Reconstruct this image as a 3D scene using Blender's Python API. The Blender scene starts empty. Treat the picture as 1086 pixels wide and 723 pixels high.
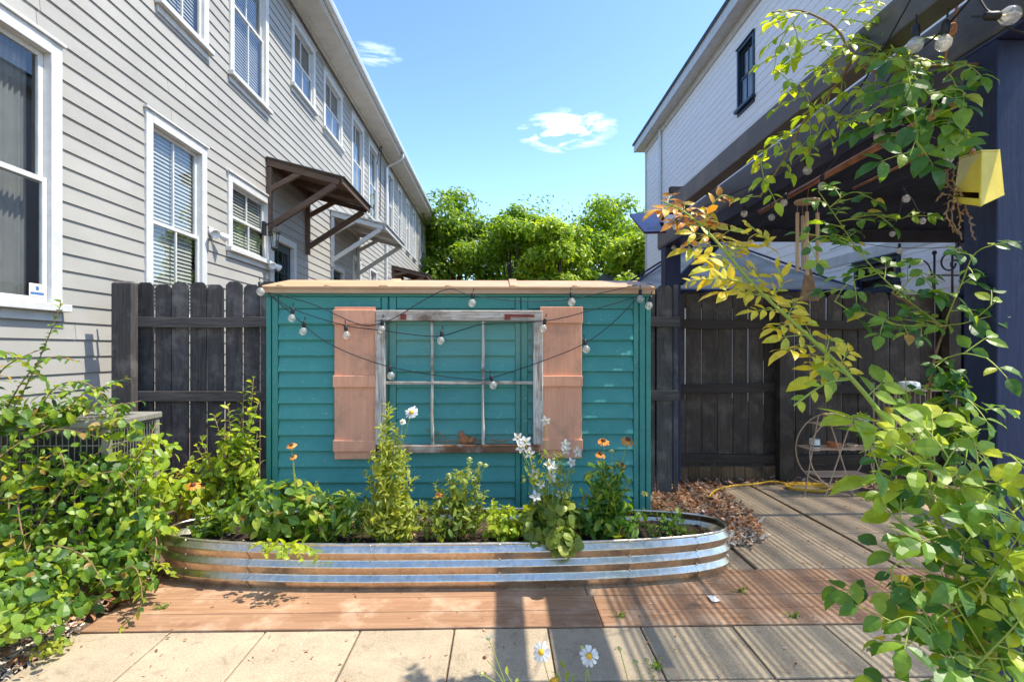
import bpy, math, random
from mathutils import Vector as V, Matrix
random.seed(11)
R = math.radians
U = random.uniform
S = bpy.context.scene
COL = S.collection
# ------------------------------------------------------------------ camera frame
F, H, TH = 565.0, 1.3, R(1.3)
FW, RT, UP = V((math.sin(TH), math.cos(TH), 0)), V((math.cos(TH), -math.sin(TH), 0)), V((0, 0, 1))
def ray(px, py): return FW + RT*((px-543)/F) + UP*((370-py)/F)
def P(px, py, y):
    r = ray(px, py); return V((0, 0, H)) + r*(y/r.y)
def G(px, py, z=0.0):
    r = ray(px, py); return V((0, 0, H)) + r*((z-H)/r.z)
def PX(px, py, x):
    r = ray(px, py); return V((0, 0, H)) + r*(x/r.x)
cam = bpy.data.cameras.new('camera'); co = bpy.data.objects.new('camera', cam); COL.objects.link(co)
co.location = (0, 0, H); co.rotation_euler = (R(90), 0, -TH)
cam.sensor_width = 36; cam.lens = 36*F/1086; cam.shift_y = 8.5/1086; cam.clip_end = 2000; cam.clip_start = .02
S.camera = co
# ------------------------------------------------------------------ materials
def nodes(name):
    m = bpy.data.materials.new(name); m.use_nodes = True
    nt = m.node_tree; nt.nodes.clear()
    out = nt.nodes.new('ShaderNodeOutputMaterial')
    return m, nt, out
def N(nt, t, **k):
    n = nt.nodes.new(t)
    for a, b in k.items():
        if a in n.inputs.keys(): n.inputs[a].default_value = b
        else: setattr(n, a, b)
    return n
def rgba(c): return (c[0], c[1], c[2], 1)
def mixc(nt, fac, a, b, mode='MIX'):
    n = nt.nodes.new('ShaderNodeMix'); n.data_type = 'RGBA'; n.blend_type = mode
    for sock, val in ((n.inputs[0], fac), (n.inputs[6], a), (n.inputs[7], b)):
        if isinstance(val, bpy.types.NodeSocket): nt.links.new(val, sock)
        elif isinstance(val, (int, float)): sock.default_value = val
        else: sock.default_value = rgba(val)
    return n.outputs[2]
def ramp(nt, src, stops):
    n = nt.nodes.new('ShaderNodeValToRGB'); e = n.color_ramp.elements
    while len(e) < len(stops): e.new(.5)
    for el, (p, c) in zip(e, stops): el.position = p; el.color = rgba(c) if not isinstance(c, (int, float)) else (c, c, c, 1)
    nt.links.new(src, n.inputs[0]); return n.outputs[0]
def coords(nt, scale=(1, 1, 1), kind='Object'):
    tc = nt.nodes.new('ShaderNodeTexCoord'); mp = nt.nodes.new('ShaderNodeMapping')
    mp.inputs['Scale'].default_value = scale
    nt.links.new(tc.outputs[kind], mp.inputs[0]); return mp.outputs[0]
def noise(nt, vec, scale, detail=4, rough=.55, dist=0):
    n = nt.nodes.new('ShaderNodeTexNoise'); n.inputs['Scale'].default_value = scale
    n.inputs['Detail'].default_value = detail; n.inputs['Roughness'].default_value = rough; n.inputs['Distortion'].default_value = dist
    nt.links.new(vec, n.inputs['Vector']); return n.outputs[0]
def island(nt): return nt.nodes.new('ShaderNodeNewGeometry').outputs['Random Per Island']
def bump(nt, h, strength=.3, dist=.01):
    b = nt.nodes.new('ShaderNodeBump'); b.inputs['Strength'].default_value = strength; b.inputs['Distance'].default_value = dist
    nt.links.new(h, b.inputs['Height']); return b.outputs[0]
def principled(nt, out, col, rough=.6, metal=0, spec=.5, nrm=None):
    p = nt.nodes.new('ShaderNodeBsdfPrincipled')
    for sock, val in ((p.inputs['Base Color'], col), (p.inputs['Roughness'], rough)):
        if isinstance(val, bpy.types.NodeSocket): nt.links.new(val, sock)
        elif isinstance(val, (int, float)): sock.default_value = val
        else: sock.default_value = rgba(val)
    p.inputs['Metallic'].default_value = metal; p.inputs['Specular IOR Level'].default_value = spec
    if nrm: nt.links.new(nrm, p.inputs['Normal'])
    if out: nt.links.new(p.outputs[0], out.inputs[0])
    return p
def surf(name, c, c2=None, rough=.6, metal=0, spec=.4, scale=6, stretch=(1, 1, 1), bmp=.15, bscale=60, isl=.0, detail=6, lo=.35, hi=.65):
    """paint / stone / plastic: two tones broken up by noise, fine bump, optional tone change per piece"""
    m, nt, out = nodes(name); v = coords(nt, stretch)
    c2 = c2 or tuple(x*.75 for x in c)
    col = mixc(nt, ramp(nt, noise(nt, v, scale, detail, .62), [(lo, 0.0), (hi, 1.0)]), c, c2)
    if isl:
        k = ramp(nt, island(nt), [(0, 1-isl), (1, 1+isl*.6)])
        col = mixc(nt, 1.0, col, k, 'MULTIPLY')
    nr = bump(nt, noise(nt, v, bscale, 3), bmp, .004) if bmp else None
    principled(nt, out, col, rough, metal, spec, nr); return m
def wood(name, c, c2, axis='x', rough=.75, fine=1.0, isl=.2, spec=.25, bmp=.4, blotch=None):
    """grain stretched along one axis, tone varies per board"""
    m, nt, out = nodes(name)
    st = {'x': (1.2, 22, 22), 'y': (22, 1.2, 22), 'z': (22, 22, 1.2)}[axis]
    v = coords(nt, tuple(s*fine for s in st))
    isn = island(nt)
    add = nt.nodes.new('ShaderNodeVectorMath'); add.operation = 'ADD'; nt.links.new(v, add.inputs[0])
    mul = N(nt, 'ShaderNodeMath', operation='MULTIPLY'); mul.inputs[1].default_value = 57; nt.links.new(isn, mul.inputs[0]); nt.links.new(mul.outputs[0], add.inputs[1])
    g = noise(nt, add.outputs[0], 2.2, 6, .68, 1.4)
    col = mixc(nt, ramp(nt, g, [(.32, 0.0), (.68, 1.0)]), c, c2)
    if blotch:
        v2 = coords(nt, (1, 1, 1)); col = mixc(nt, ramp(nt, noise(nt, v2, 5, 5, .65), [(.5, 0.0), (.68, 1.0)]), col, blotch)
    k = ramp(nt, isn, [(0, 1-isl), (1, 1+isl)])
    col = mixc(nt, 1.0, col, k, 'MULTIPLY')
    principled(nt, out, col, rough, 0, spec, bump(nt, g, bmp, .006)); return m
def leafmat(name, stops, trans=.38, tcol=None, rough=.42):
    m, nt, out = nodes(name)
    col = ramp(nt, island(nt), stops)
    v = coords(nt)
    var = ramp(nt, noise(nt, v, 30, 3), [(.3, .75), (.7, 1.15)])
    col = mixc(nt, 1.0, col, var, 'MULTIPLY')
    p = principled(nt, None, col, rough, 0, .45)
    t = nt.nodes.new('ShaderNodeBsdfTranslucent')
    tc = mixc(nt, 1.0, col, tcol or (2.3, 1.95, .55), 'MULTIPLY'); nt.links.new(tc, t.inputs[0])
    mx = nt.nodes.new('ShaderNodeMixShader'); mx.inputs[0].default_value = trans
    nt.links.new(p.outputs[0], mx.inputs[1]); nt.links.new(t.outputs[0], mx.inputs[2]); nt.links.new(mx.outputs[0], out.inputs[0])
    return m
def glassmat(name, tint=(.82, .87, .88), fac=1.0, base=.0, rough=.01):
    m, nt, out = nodes(name)
    tr = N(nt, 'ShaderNodeBsdfTransparent'); tr.inputs[0].default_value = rgba(tint)
    gl = N(nt, 'ShaderNodeBsdfGlossy'); gl.inputs['Roughness'].default_value = rough
    ge = nt.nodes.new('ShaderNodeNewGeometry'); dt = N(nt, 'ShaderNodeVectorMath', operation='DOT_PRODUCT')   # Schlick, same from both sides
    nt.links.new(ge.outputs['Normal'], dt.inputs[0]); nt.links.new(ge.outputs['Incoming'], dt.inputs[1])
    ab = N(nt, 'ShaderNodeMath', operation='ABSOLUTE'); nt.links.new(dt.outputs['Value'], ab.inputs[0])
    iv = N(nt, 'ShaderNodeMath', operation='SUBTRACT'); iv.inputs[0].default_value = 1; nt.links.new(ab.outputs[0], iv.inputs[1])
    pw = N(nt, 'ShaderNodeMath', operation='POWER'); nt.links.new(iv.outputs[0], pw.inputs[0]); pw.inputs[1].default_value = 5
    fr = N(nt, 'ShaderNodeMath', operation='MULTIPLY_ADD'); nt.links.new(pw.outputs[0], fr.inputs[0]); fr.inputs[1].default_value = .957; fr.inputs[2].default_value = .043
    ad = N(nt, 'ShaderNodeMath', operation='MULTIPLY_ADD'); ad.use_clamp = True
    ad.inputs[1].default_value = fac; ad.inputs[2].default_value = base; nt.links.new(fr.outputs[0], ad.inputs[0])
    mx = nt.nodes.new('ShaderNodeMixShader'); nt.links.new(ad.outputs[0], mx.inputs[0])
    nt.links.new(tr.outputs[0], mx.inputs[1]); nt.links.new(gl.outputs[0], mx.inputs[2]); nt.links.new(mx.outputs[0], out.inputs[0])
    return m
M = {}
M['siding_grey'] = surf('grey clapboard paint', (.36, .346, .312), (.30, .288, .258), .65, scale=2.2, stretch=(1, .5, 1.2), bmp=.12, bscale=90, isl=.06, detail=9, lo=.38, hi=.78)
M['trim_white'] = surf('white trim paint', (.60, .60, .58), (.50, .50, .48), .5, scale=8, bmp=.08)
M['soffit'] = surf('soffit paint', (.64, .62, .56), (.55, .53, .48), .6, scale=4, bmp=.06)
M['siding_white'] = surf('white clapboard paint', (.86, .85, .83), (.82, .81, .79), .6, scale=2, stretch=(1, .3, 1), bmp=.05)
M['interior'] = surf('dim room', (.09, .088, .085), (.07, .068, .065), .9, bmp=0)  # dark backing panel, the unlit room's dimness is put into its colour
M['blind'] = surf('blind slats', (.50, .48, .43), (.44, .42, .38), .6, bmp=0, isl=.05)
M['glass'] = glassmat('window glass', (.86, .9, .9), 1.3, .05)
M['glass_old'] = glassmat('old thin glass', (.97, .98, .98), .45, .0, .05)
def bulbmat():
    m = glassmat('bulb glass', (.95, .95, .93), 1.4, .10, .04); nt = m.node_tree; out = [n for n in nt.nodes if n.type == 'OUTPUT_MATERIAL'][0]
    src = out.inputs[0].links[0].from_socket; d = N(nt, 'ShaderNodeBsdfDiffuse'); d.inputs[0].default_value = (.85, .83, .78, 1); t = N(nt, 'ShaderNodeBsdfTranslucent'); t.inputs[0].default_value = (.85, .83, .76, 1)
    a = nt.nodes.new('ShaderNodeMixShader'); a.inputs[0].default_value = .5; nt.links.new(d.outputs[0], a.inputs[1]); nt.links.new(t.outputs[0], a.inputs[2])
    b = nt.nodes.new('ShaderNodeMixShader'); b.inputs[0].default_value = .30; nt.links.new(src, b.inputs[1]); nt.links.new(a.outputs[0], b.inputs[2]); nt.links.new(b.outputs[0], out.inputs[0]); return m
M['bulb'] = bulbmat()
M['curtain'] = surf('grey curtain', (.20, .195, .185), (.16, .155, .15), .9, bmp=0)
M['screen'] = surf('insect screen', (.06, .06, .06), (.05, .05, .05), .8, bmp=0)
M['shingle'] = surf('roof shingle', (.10, .095, .09), (.06, .058, .055), .9, scale=25, bmp=.3, isl=.2)
M['roof_dark'] = surf('dark roof edge', (.03, .03, .035), (.02, .02, .025), .6, bmp=.1)
M['awning_brown'] = wood('stained canopy timber', (.16, .105, .075), (.09, .06, .045), 'x', isl=.15)
M['awning_grey'] = surf('pale grey canopy paint', (.55, .57, .56), (.47, .49, .48), .6, scale=9, bmp=.1)
M['door_navy'] = surf('navy door paint', (.015, .03, .05), (.012, .022, .04), .35, bmp=.05)
M['metal_white'] = surf('white enamel', (.75, .75, .74), (.66, .66, .65), .4, bmp=.03)
M['metal_dark'] = surf('dark metal', (.03, .03, .032), (.05, .045, .04), .45, .6, bmp=.08)
M['gutter'] = surf('gutter metal', (.62, .63, .62), (.55, .56, .55), .35, .3, bmp=.03)
M['fence_dark'] = wood('weathered charcoal fence', (.105, .095, .090), (.042, .037, .036), 'z', .85, isl=.35, bmp=.6, blotch=(.155, .14, .13))
M['fence_rail'] = wood('weathered charcoal rail', (.135, .12, .112), (.055, .048, .045), 'x', .85, isl=.2, bmp=.6)
M['fence_black'] = wood('black stained fence', (.078, .057, .042), (.034, .025, .019), 'z', .7, isl=.35, bmp=.5, blotch=(.11, .085, .065))
M['fence_black_rail'] = wood('black stained rail', (.062, .046, .035), (.027, .02, .016), 'x', .7, isl=.2, bmp=.5)
M['kick'] = wood('bare brown kickboard', (.20, .12, .06), (.06, .035, .02), 'z', .8, isl=.35, blotch=(.03, .02, .015))
M['navy'] = wood('navy stained timber', (.022, .031, .085), (.013, .018, .050), 'z', .58, isl=.1, spec=.3, bmp=.3, blotch=(.034, .044, .10))
M['navy_beam'] = wood('navy beam with grey sky sheen', (.088, .086, .094), (.055, .055, .063), 'y', .45, isl=.1, spec=.5, bmp=.25, blotch=(.13, .12, .12))  # navy timber, grey sheen from the sky put into the base colour
M['navy_shaded'] = wood('navy beam underside in shade', (.026, .036, .11), (.018, .025, .08), 'y', .35, isl=.05, spec=.55, bmp=.15)  # bluer copy for the beam's underside, its shade put into the colour
M['roof_board'] = wood('dark pergola board', (.050, .044, .040), (.026, .022, .020), 'y', .7, isl=.25, bmp=.4)
def softenermat():
    m, nt, out = nodes('added light softening sheet'); t = N(nt, 'ShaderNodeBsdfTransparent'); t.inputs[0].default_value = (1, 1, 1, 1)
    d = N(nt, 'ShaderNodeBsdfDiffuse'); d.inputs[0].default_value = (.06, .052, .045, 1); x = nt.nodes.new('ShaderNodeMixShader')
    k = ramp(nt, noise(nt, coords(nt, (3, .5, 1)), 2, 4), [(.3, .15), (.7, .40)]); nt.links.new(k, x.inputs[0])
    nt.links.new(t.outputs[0], x.inputs[1]); nt.links.new(d.outputs[0], x.inputs[2]); nt.links.new(x.outputs[0], out.inputs[0]); return m
M['softener_sheet'] = softenermat()  # see-through sheet added above the slats to soften their light stripes
M['copper'] = surf('tarnished copper pipe', (.55, .24, .12), (.26, .11, .06), .5, .25, scale=9, bmp=.2, bscale=40)
def tealmat(name, c, c2, fade, dirt):
    m, nt, out = nodes(name); v = coords(nt, (1, 1, 1.6))
    col = mixc(nt, ramp(nt, noise(nt, v, 2.3, 7, .66), [(.38, 0.0), (.68, 1.0)]), c, c2)
    col = mixc(nt, ramp(nt, noise(nt, coords(nt, (.8, 1, 5)), 5, 8, .75, .8), [(.56, 0.0), (.74, .6)]), col, fade)
    col = mixc(nt, ramp(nt, noise(nt, coords(nt, (6, 1, 1)), 6, 6, .7), [(.60, 0.0), (.78, .45)]), col, dirt)
    v3 = coords(nt, (1, 1, 4)); col = mixc(nt, ramp(nt, noise(nt, v3, 38, 2, .5), [(.70, 0.0), (.74, .8)]), col, (.42, .50, .46))
    principled(nt, out, col, .5, 0, .35, bump(nt, noise(nt, v, 70, 3), .12, .004)); return m
M['teal'] = tealmat('teal resin', (.062, .285, .25), (.046, .23, .215), (.11, .34, .30), (.045, .15, .13))
M['teal_trim'] = tealmat('teal resin trim', (.052, .26, .215), (.042, .212, .185), (.085, .30, .26), (.04, .13, .11))
M['tan_roof'] = surf('tan resin roof', (.54, .33, .18), (.45, .26, .135), .5, scale=4, bmp=.12, bscale=50)
M['peach'] = wood('faded peach paint', (.78, .385, .235), (.67, .31, .185), 'z', .7, isl=.07, bmp=.3, fine=.6, blotch=(.50, .27, .17))
M['old_white'] = wood('peeling white paint', (.76, .71, .64), (.24, .185, .14), 'z', .8, isl=.1, bmp=.8, fine=1.3, blotch=(.19, .14, .10))
M['old_rail'] = wood('peeling white rail', (.68, .62, .54), (.20, .15, .11), 'x', .8, isl=.1, bmp=.8, fine=1.2, blotch=(.17, .12, .085))
M['old_brown'] = wood('bare weathered rail', (.24, .125, .065), (.10, .05, .028), 'x', .8, isl=.1, bmp=.8, blotch=(.42, .36, .30))
M['deck'] = wood('brown deck board', (.37, .215, .122), (.235, .122, .066), 'x', .65, isl=.10, fine=.55, spec=.3, bmp=.3, blotch=(.43, .285, .185))
def stone(name, c, c2, c3, isl=.1):
    m, nt, out = nodes(name); v = coords(nt)
    col = mixc(nt, ramp(nt, noise(nt, v, 3.2, 8, .7), [(.35, 0.0), (.66, 1.0)]), c, c2)
    col = mixc(nt, ramp(nt, noise(nt, v, 130, 2, .5), [(.46, 0.0), (.62, .55)]), col, c3)
    col = mixc(nt, ramp(nt, noise(nt, v, 9, 8, .75, .6), [(.54, 0.0), (.72, .75)]), col, tuple(x*.6 for x in c2))
    k = ramp(nt, island(nt), [(0, 1-isl), (1, 1+isl)]); col = mixc(nt, 1.0, col, k, 'MULTIPLY')
    principled(nt, out, col, .85, 0, .25, bump(nt, noise(nt, v, 90, 5, .7), .35, .004)); return m
M['paver'] = stone('sandy concrete paver', (.39, .315, .215), (.27, .21, .14), (.47, .39, .28), .09)
M['slab'] = stone('tan concrete slab', (.36, .27, .175), (.24, .175, .11), (.43, .335, .225), .06)
M['ground'] = stone('dry soil and mulch', (.13, .085, .055), (.07, .045, .03), (.20, .15, .10), 0)
M['soil'] = stone('dark potting soil', (.050, .034, .024), (.028, .019, .014), (.09, .06, .04), 0)
def galv():
    m, nt, out = nodes('galvanised steel'); v = coords(nt, (1, 1, 1))
    vo = N(nt, 'ShaderNodeTexVoronoi'); vo.inputs['Scale'].default_value = 55; nt.links.new(v, vo.inputs['Vector'])
    sp = ramp(nt, vo.outputs['Color'], [(0, (.54, .475, .385)), (1, (.74, .66, .545))])
    dirt = ramp(nt, noise(nt, coords(nt, (1, 1, 4)), 5, 6, .7), [(.5, 0.0), (.8, .55)])
    col = mixc(nt, dirt, sp, (.44, .36, .27))
    ro = ramp(nt, noise(nt, v, 14, 4), [(.3, .24), (.7, .46)])
    principled(nt, out, col, ro, 1.0, .5, bump(nt, noise(nt, coords(nt, (2, 2, 1)), 6, 3), .10, .02)); return m
M['galv'] = galv()
M['leaf_vine'] = leafmat('vine leaf', [(0, (.03, .085, .013)), (.4, (.10, .20, .022)), (.75, (.21, .32, .03)), (.965, (.33, .40, .04)), (.985, (.42, .30, .06)), (1, (.26, .14, .05))], .42)
M['leaf_deep'] = leafmat('deep green leaf', [(0, (.035, .11, .02)), (.4, (.08, .19, .024)), (.75, (.17, .30, .03)), (.97, (.30, .40, .04)), (.988, (.45, .36, .05)), (1, (.30, .16, .05))], .44)
M['leaf_bright'] = leafmat('bright young leaf', [(0, (.15, .26, .022)), (.5, (.29, .41, .03)), (1, (.46, .50, .045))], .46)
M['leaf_yellow'] = leafmat('yellow shoot leaf', [(0, (.62, .50, .03)), (.6, (.74, .58, .04)), (1, (.46, .50, .04))], .38, (1.4, 1.2, .5))
M['leaf_orange'] = leafmat('orange shoot leaf', [(0, (.66, .32, .035)), (.6, (.60, .26, .05)), (1, (.68, .46, .05))], .35, (1.3, .9, .4))
M['leaf_lime'] = leafmat('lime feathery leaf', [(0, (.17, .24, .03)), (.5, (.28, .34, .045)), (1, (.40, .43, .075))], .44)
M['leaf_grey'] = leafmat('soft green leaf', [(0, (.10, .16, .028)), (.5, (.18, .25, .036)), (1, (.30, .35, .06))], .43)
M['leaf_dead'] = leafmat('dead vine', [(0, (.20, .11, .05)), (1, (.36, .22, .10))], .2, (1.2, 1, .7))
M['tree_dark'] = leafmat('tree leaf deep', [(0, (.06, .13, .014)), (.5, (.14, .25, .02)), (1, (.26, .38, .03))], .5)
M['tree_mid'] = leafmat('tree leaf mid', [(0, (.07, .145, .014)), (.5, (.18, .31, .022)), (1, (.32, .45, .035))], .52)
M['tree_light'] = leafmat('tree leaf yellow green', [(0, (.11, .20, .014)), (.5, (.25, .38, .024)), (1, (.42, .52, .04))], .47)
M['litter'] = leafmat('dry leaf', [(0, (.16, .065, .03)), (.3, (.36, .145, .06)), (.6, (.50, .25, .125)), (.85, (.58, .38, .24)), (1, (.74, .66, .55))], .25, (1.2, 1, .7), .8)
M['litter_pale'] = leafmat('bleached dry leaf', [(0, (.18, .12, .08)), (.5, (.42, .35, .27)), (1, (.68, .63, .55))], .12, (1.2, 1, .8), .8)
M['stem_green'] = surf('green stem', (.24, .33, .035), (.32, .32, .05), .7, scale=20, bmp=.1)
M['stem_wood'] = surf('woody stem', (.27, .16, .075), (.14, .085, .045), .8, scale=25, bmp=.5, bscale=50)
M['bark'] = surf('tree bark', (.12, .09, .065), (.06, .045, .035), .9, scale=8, bmp=.6)
M['petal_white'] = leafmat('white petal', [(0, (.72, .72, .68)), (1, (.85, .84, .80))], .3, (1, 1, .95))
M['petal_blush'] = leafmat('blush white petal', [(0, (.66, .60, .58)), (1, (.82, .78, .74))], .3, (1, 1, 1))
M['petal_orange'] = leafmat('orange petal', [(0, (.75, .24, .03)), (1, (.80, .38, .05))], .3, (1, .9, .6))
M['flower_yellow'] = surf('yellow flower disc', (.72, .42, .02), (.55, .28, .01), .7, scale=80, bmp=.4, bscale=300)
M['flower_brown'] = surf('brown flower cone', (.16, .05, .02), (.08, .025, .012), .8, scale=90, bmp=.4, bscale=300)
M['bud_pale'] = surf('pale bud', (.42, .44, .20), (.34, .38, .14), .6, bmp=.1)
M['black_wire'] = surf('black cable', (.012, .012, .013), (.02, .02, .02), .5, bmp=0)
M['bulb_core'] = surf('filament', (.55, .40, .18), (.45, .32, .14), .3, .8, bmp=0)
M['yellow_pot'] = surf('yellow glazed clay', (.72, .56, .055), (.60, .44, .03), .4, scale=9, bmp=.25, bscale=25)
M['terracotta'] = surf('terracotta', (.42, .15, .06), (.32, .11, .045), .8, scale=14, bmp=.2)
M['wood_light'] = wood('pale wood tube', (.52, .38, .24), (.40, .28, .17), 'z', .5, isl=.1)
M['metal_tan'] = surf('tan enamel wire', (.46, .33, .22), (.36, .24, .16), .5, .2, bmp=.1)
M['solar'] = surf('solar cell', (.008, .012, .06), (.006, .009, .045), .15, bmp=0, spec=.6)
M['canopy'] = surf('grey canopy fabric', (.36, .335, .295), (.30, .28, .245), .9, scale=3, bmp=.1)
M['cord_yellow'] = surf('yellow cord', (.70, .42, .03), (.6, .33, .02), .6, bmp=.1)
M['cord_orange'] = surf('orange twine', (.48, .19, .04), (.36, .13, .03), .8, bmp=.2)
M['ceramic_white'] = surf('white ceramic', (.72, .72, .68), (.62, .62, .58), .3, bmp=.03)
M['ceramic_blue'] = surf('blue ceramic', (.09, .22, .34), (.06, .15, .25), .3, bmp=.03)
M['ceramic_teal'] = surf('grey teal ceramic', (.22, .36, .37), (.15, .26, .27), .4, bmp=.03)
M['straw'] = wood('woven straw', (.58, .42, .18), (.38, .26, .10), 'x', .8, isl=.15, bmp=.8)
M['pink'] = surf('faded pink plush', (.58, .36, .32), (.50, .29, .25), .9, scale=20, bmp=.5)
M['red_paint'] = surf('chipped red paint', (.25, .03, .02), (.12, .03, .02), .6, bmp=.3)
M['ac_metal'] = surf('beige grey condenser paint', (.27, .255, .21), (.20, .19, .16), .5, .1, scale=8, bmp=.08)
M['ac_dark'] = surf('condenser coil', (.05, .05, .048), (.03, .03, .03), .6, .4, bmp=.2, bscale=150)
M['paper'] = surf('scrap of paper', (.75, .72, .68), (.66, .62, .58), .8, bmp=.05)
M['sticker_blue'] = surf('blue sticker print', (.08, .17, .38), (.07, .15, .33), .4, bmp=0)
# ------------------------------------------------------------------ mesh builder
OFF = {}
class MB:
    def __init__(s): s.v = []; s.f = []; s.mi = []; s.cur = 0
    def add(s, vs, fs):
        o = len(s.v); s.v.extend([tuple(v) for v in vs])
        for f in fs: s.f.append(tuple(i+o for i in f)); s.mi.append(s.cur)
    def box(s, a, b):
        x0, x1 = sorted((a[0], b[0])); y0, y1 = sorted((a[1], b[1])); z0, z1 = sorted((a[2], b[2]))
        s.add([(x0,y0,z0),(x1,y0,z0),(x1,y1,z0),(x0,y1,z0),(x0,y0,z1),(x1,y0,z1),(x1,y1,z1),(x0,y1,z1)],
              [(3,2,1,0),(4,5,6,7),(0,1,5,4),(1,2,6,5),(2,3,7,6),(3,0,4,7)])
    def hexa(s, p):   # bottom four (ccw), top four
        s.add(p, [(3,2,1,0),(4,5,6,7),(0,1,5,4),(1,2,6,5),(2,3,7,6),(3,0,4,7)])
    def bar(s, p0, p1, w, h, up=V((0,0,1))):
        p0, p1 = V(p0), V(p1); d = (p1-p0).normalized(); sd = d.cross(up)
        if sd.length < 1e-4: sd = d.cross(V((1,0,0)))
        sd.normalize(); u = sd.cross(d).normalized(); sd = sd*w/2; u = u*h/2
        s.hexa([p0-sd-u, p0+sd-u, p1+sd-u, p1-sd-u, p0-sd+u, p0+sd+u, p1+sd+u, p1-sd+u])
    def tube(s, pts, r, n=6, cap=True):
        pts = [V(p) for p in pts]; k = len(pts)
        rr = r if isinstance(r, (list, tuple)) else [r]*k
        o = len(s.v); ref = None
        for i, p in enumerate(pts):
            d = (pts[min(i+1,k-1)]-pts[max(i-1,0)])
            d = d.normalized() if d.length > 1e-9 else V((0,0,1))
            if ref is None: ref = d.orthogonal().normalized()
            ref = ref - d*ref.dot(d)
            ref = ref.normalized() if ref.length > 1e-6 else d.orthogonal().normalized()
            b = d.cross(ref)
            for j in range(n):
                a = 2*math.pi*j/n; s.v.append(tuple(p+(ref*math.cos(a)+b*math.sin(a))*rr[i]))
        for i in range(k-1):
            for j in range(n):
                s.f.append((o+i*n+j, o+i*n+(j+1)%n, o+(i+1)*n+(j+1)%n, o+(i+1)*n+j)); s.mi.append(s.cur)
        if cap:
            s.f.append(tuple(o+j for j in reversed(range(n)))); s.mi.append(s.cur)
            s.f.append(tuple(o+(k-1)*n+j for j in range(n))); s.mi.append(s.cur)
    def lathe(s, prof, c, n=14, ax=V((0,0,1)), closed=True):
        c = V(c); ax = V(ax).normalized(); r = ax.orthogonal().normalized(); b = ax.cross(r); o = len(s.v); k = len(prof)
        for (rad, z) in prof:
            for j in range(n):
                a = 2*math.pi*j/n; s.v.append(tuple(c+ax*z+(r*math.cos(a)+b*math.sin(a))*max(rad, 1e-4)))
        for i in range(k-1):
            for j in range(n):
                s.f.append((o+i*n+j, o+i*n+(j+1)%n, o+(i+1)*n+(j+1)%n, o+(i+1)*n+j)); s.mi.append(s.cur)
        if closed:
            s.f.append(tuple(o+j for j in reversed(range(n)))); s.mi.append(s.cur)
            s.f.append(tuple(o+(k-1)*n+j for j in range(n))); s.mi.append(s.cur)
    def ball(s, c, r, n=10, m=6, sq=(1,1,1)):
        o = len(s.v); c = V(c); vs = [c+V((0,0,-r*sq[2]))]
        for i in range(1, m):
            ph = -math.pi/2+math.pi*i/m
            for j in range(n):
                a = 2*math.pi*j/n; vs.append(c+V((r*sq[0]*math.cos(ph)*math.cos(a), r*sq[1]*math.cos(ph)*math.sin(a), r*sq[2]*math.sin(ph))))
        vs.append(c+V((0,0,r*sq[2]))); fs = []
        for j in range(n): fs.append((0, 1+(j+1)%n, 1+j))
        for i in range(m-2):
            for j in range(n): a = 1+i*n; fs.append((a+j, a+(j+1)%n, a+n+(j+1)%n, a+n+j))
        a = 1+(m-2)*n
        for j in range(n): fs.append((a+j, a+(j+1)%n, a+n))
        s.add(vs, fs)
    SH = {'ovate': [(.22,.80),(.45,1),(.72,.66)], 'lance': [(.2,.75),(.45,1),(.75,.6)], 'heart': [(.10,.95),(.35,1),(.7,.6)], 'petal': [(.3,.6),(.65,1),(.9,.8)], 'round': [(.15,.8),(.5,1),(.82,.75)]}
    def leaf(s, b, d, n, L, W, shape='ovate', fold=.22, droop=.25):
        d = d.normalized(); sd = d.cross(n)
        if sd.length < 1e-4: sd = d.orthogonal()
        sd.normalize(); n = sd.cross(d).normalized(); h = W/2
        dr = U(.3, 1.5)*droop; tw = U(-.25, .25)
        vs = [b]
        for t, w in s.SH[shape]:
            c = b+d*(L*t)-n*(dr*L*t*t); e = n*(h*w*fold); k = n*(h*w*tw)
            vs += [c-sd*(h*w)+e-k, c, c+sd*(h*w)+e+k]
        vs.append(b+d*L*(1-dr*.3)-n*(dr*L))
        s.add(vs, [(0,2,1),(0,3,2),(1,2,5,4),(2,3,6,5),(4,5,8,7),(5,6,9,8),(7,8,10),(8,9,10)])
    def cut(s, b, d, n, L, W):   # cheap leaf, one folded kite
        d = d.normalized(); sd = d.cross(n)
        if sd.length < 1e-4: sd = d.orthogonal()
        sd.normalize(); n = sd.cross(d); m = b+d*L*.5
        s.add([b, m-sd*W*.5+n*W*.12, b+d*L-n*L*.12, m+sd*W*.5+n*W*.12], [(0,3,2),(0,2,1)])
    def build(s, name, mats, parent=None, smooth=False, bev=0, loc=None):
        off = OFF.get(parent.name, V((0,0,0))) if parent else V((0,0,0))
        if loc is not None: off = off+V(loc)
        me = bpy.data.meshes.new(name)
        me.from_pydata([(a-off.x, b-off.y, c-off.z) for a, b, c in s.v], [], s.f)
        for m in (mats if isinstance(mats, (list, tuple)) else [mats]): me.materials.append(M[m] if isinstance(m, str) else m)
        if any(s.mi): me.polygons.foreach_set('material_index', s.mi)
        if smooth: me.polygons.foreach_set('use_smooth', [True]*len(me.polygons))
        me.update()
        o = bpy.data.objects.new(name, me); COL.objects.link(o)
        if parent: o.parent = parent
        if loc is not None: o.location = loc
        OFF[o.name] = off
        if bev:
            b = o.modifiers.new('bevel', 'BEVEL'); b.width = bev; b.segments = 2; b.limit_method = 'ANGLE'; b.harden_normals = False
        return o
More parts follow.
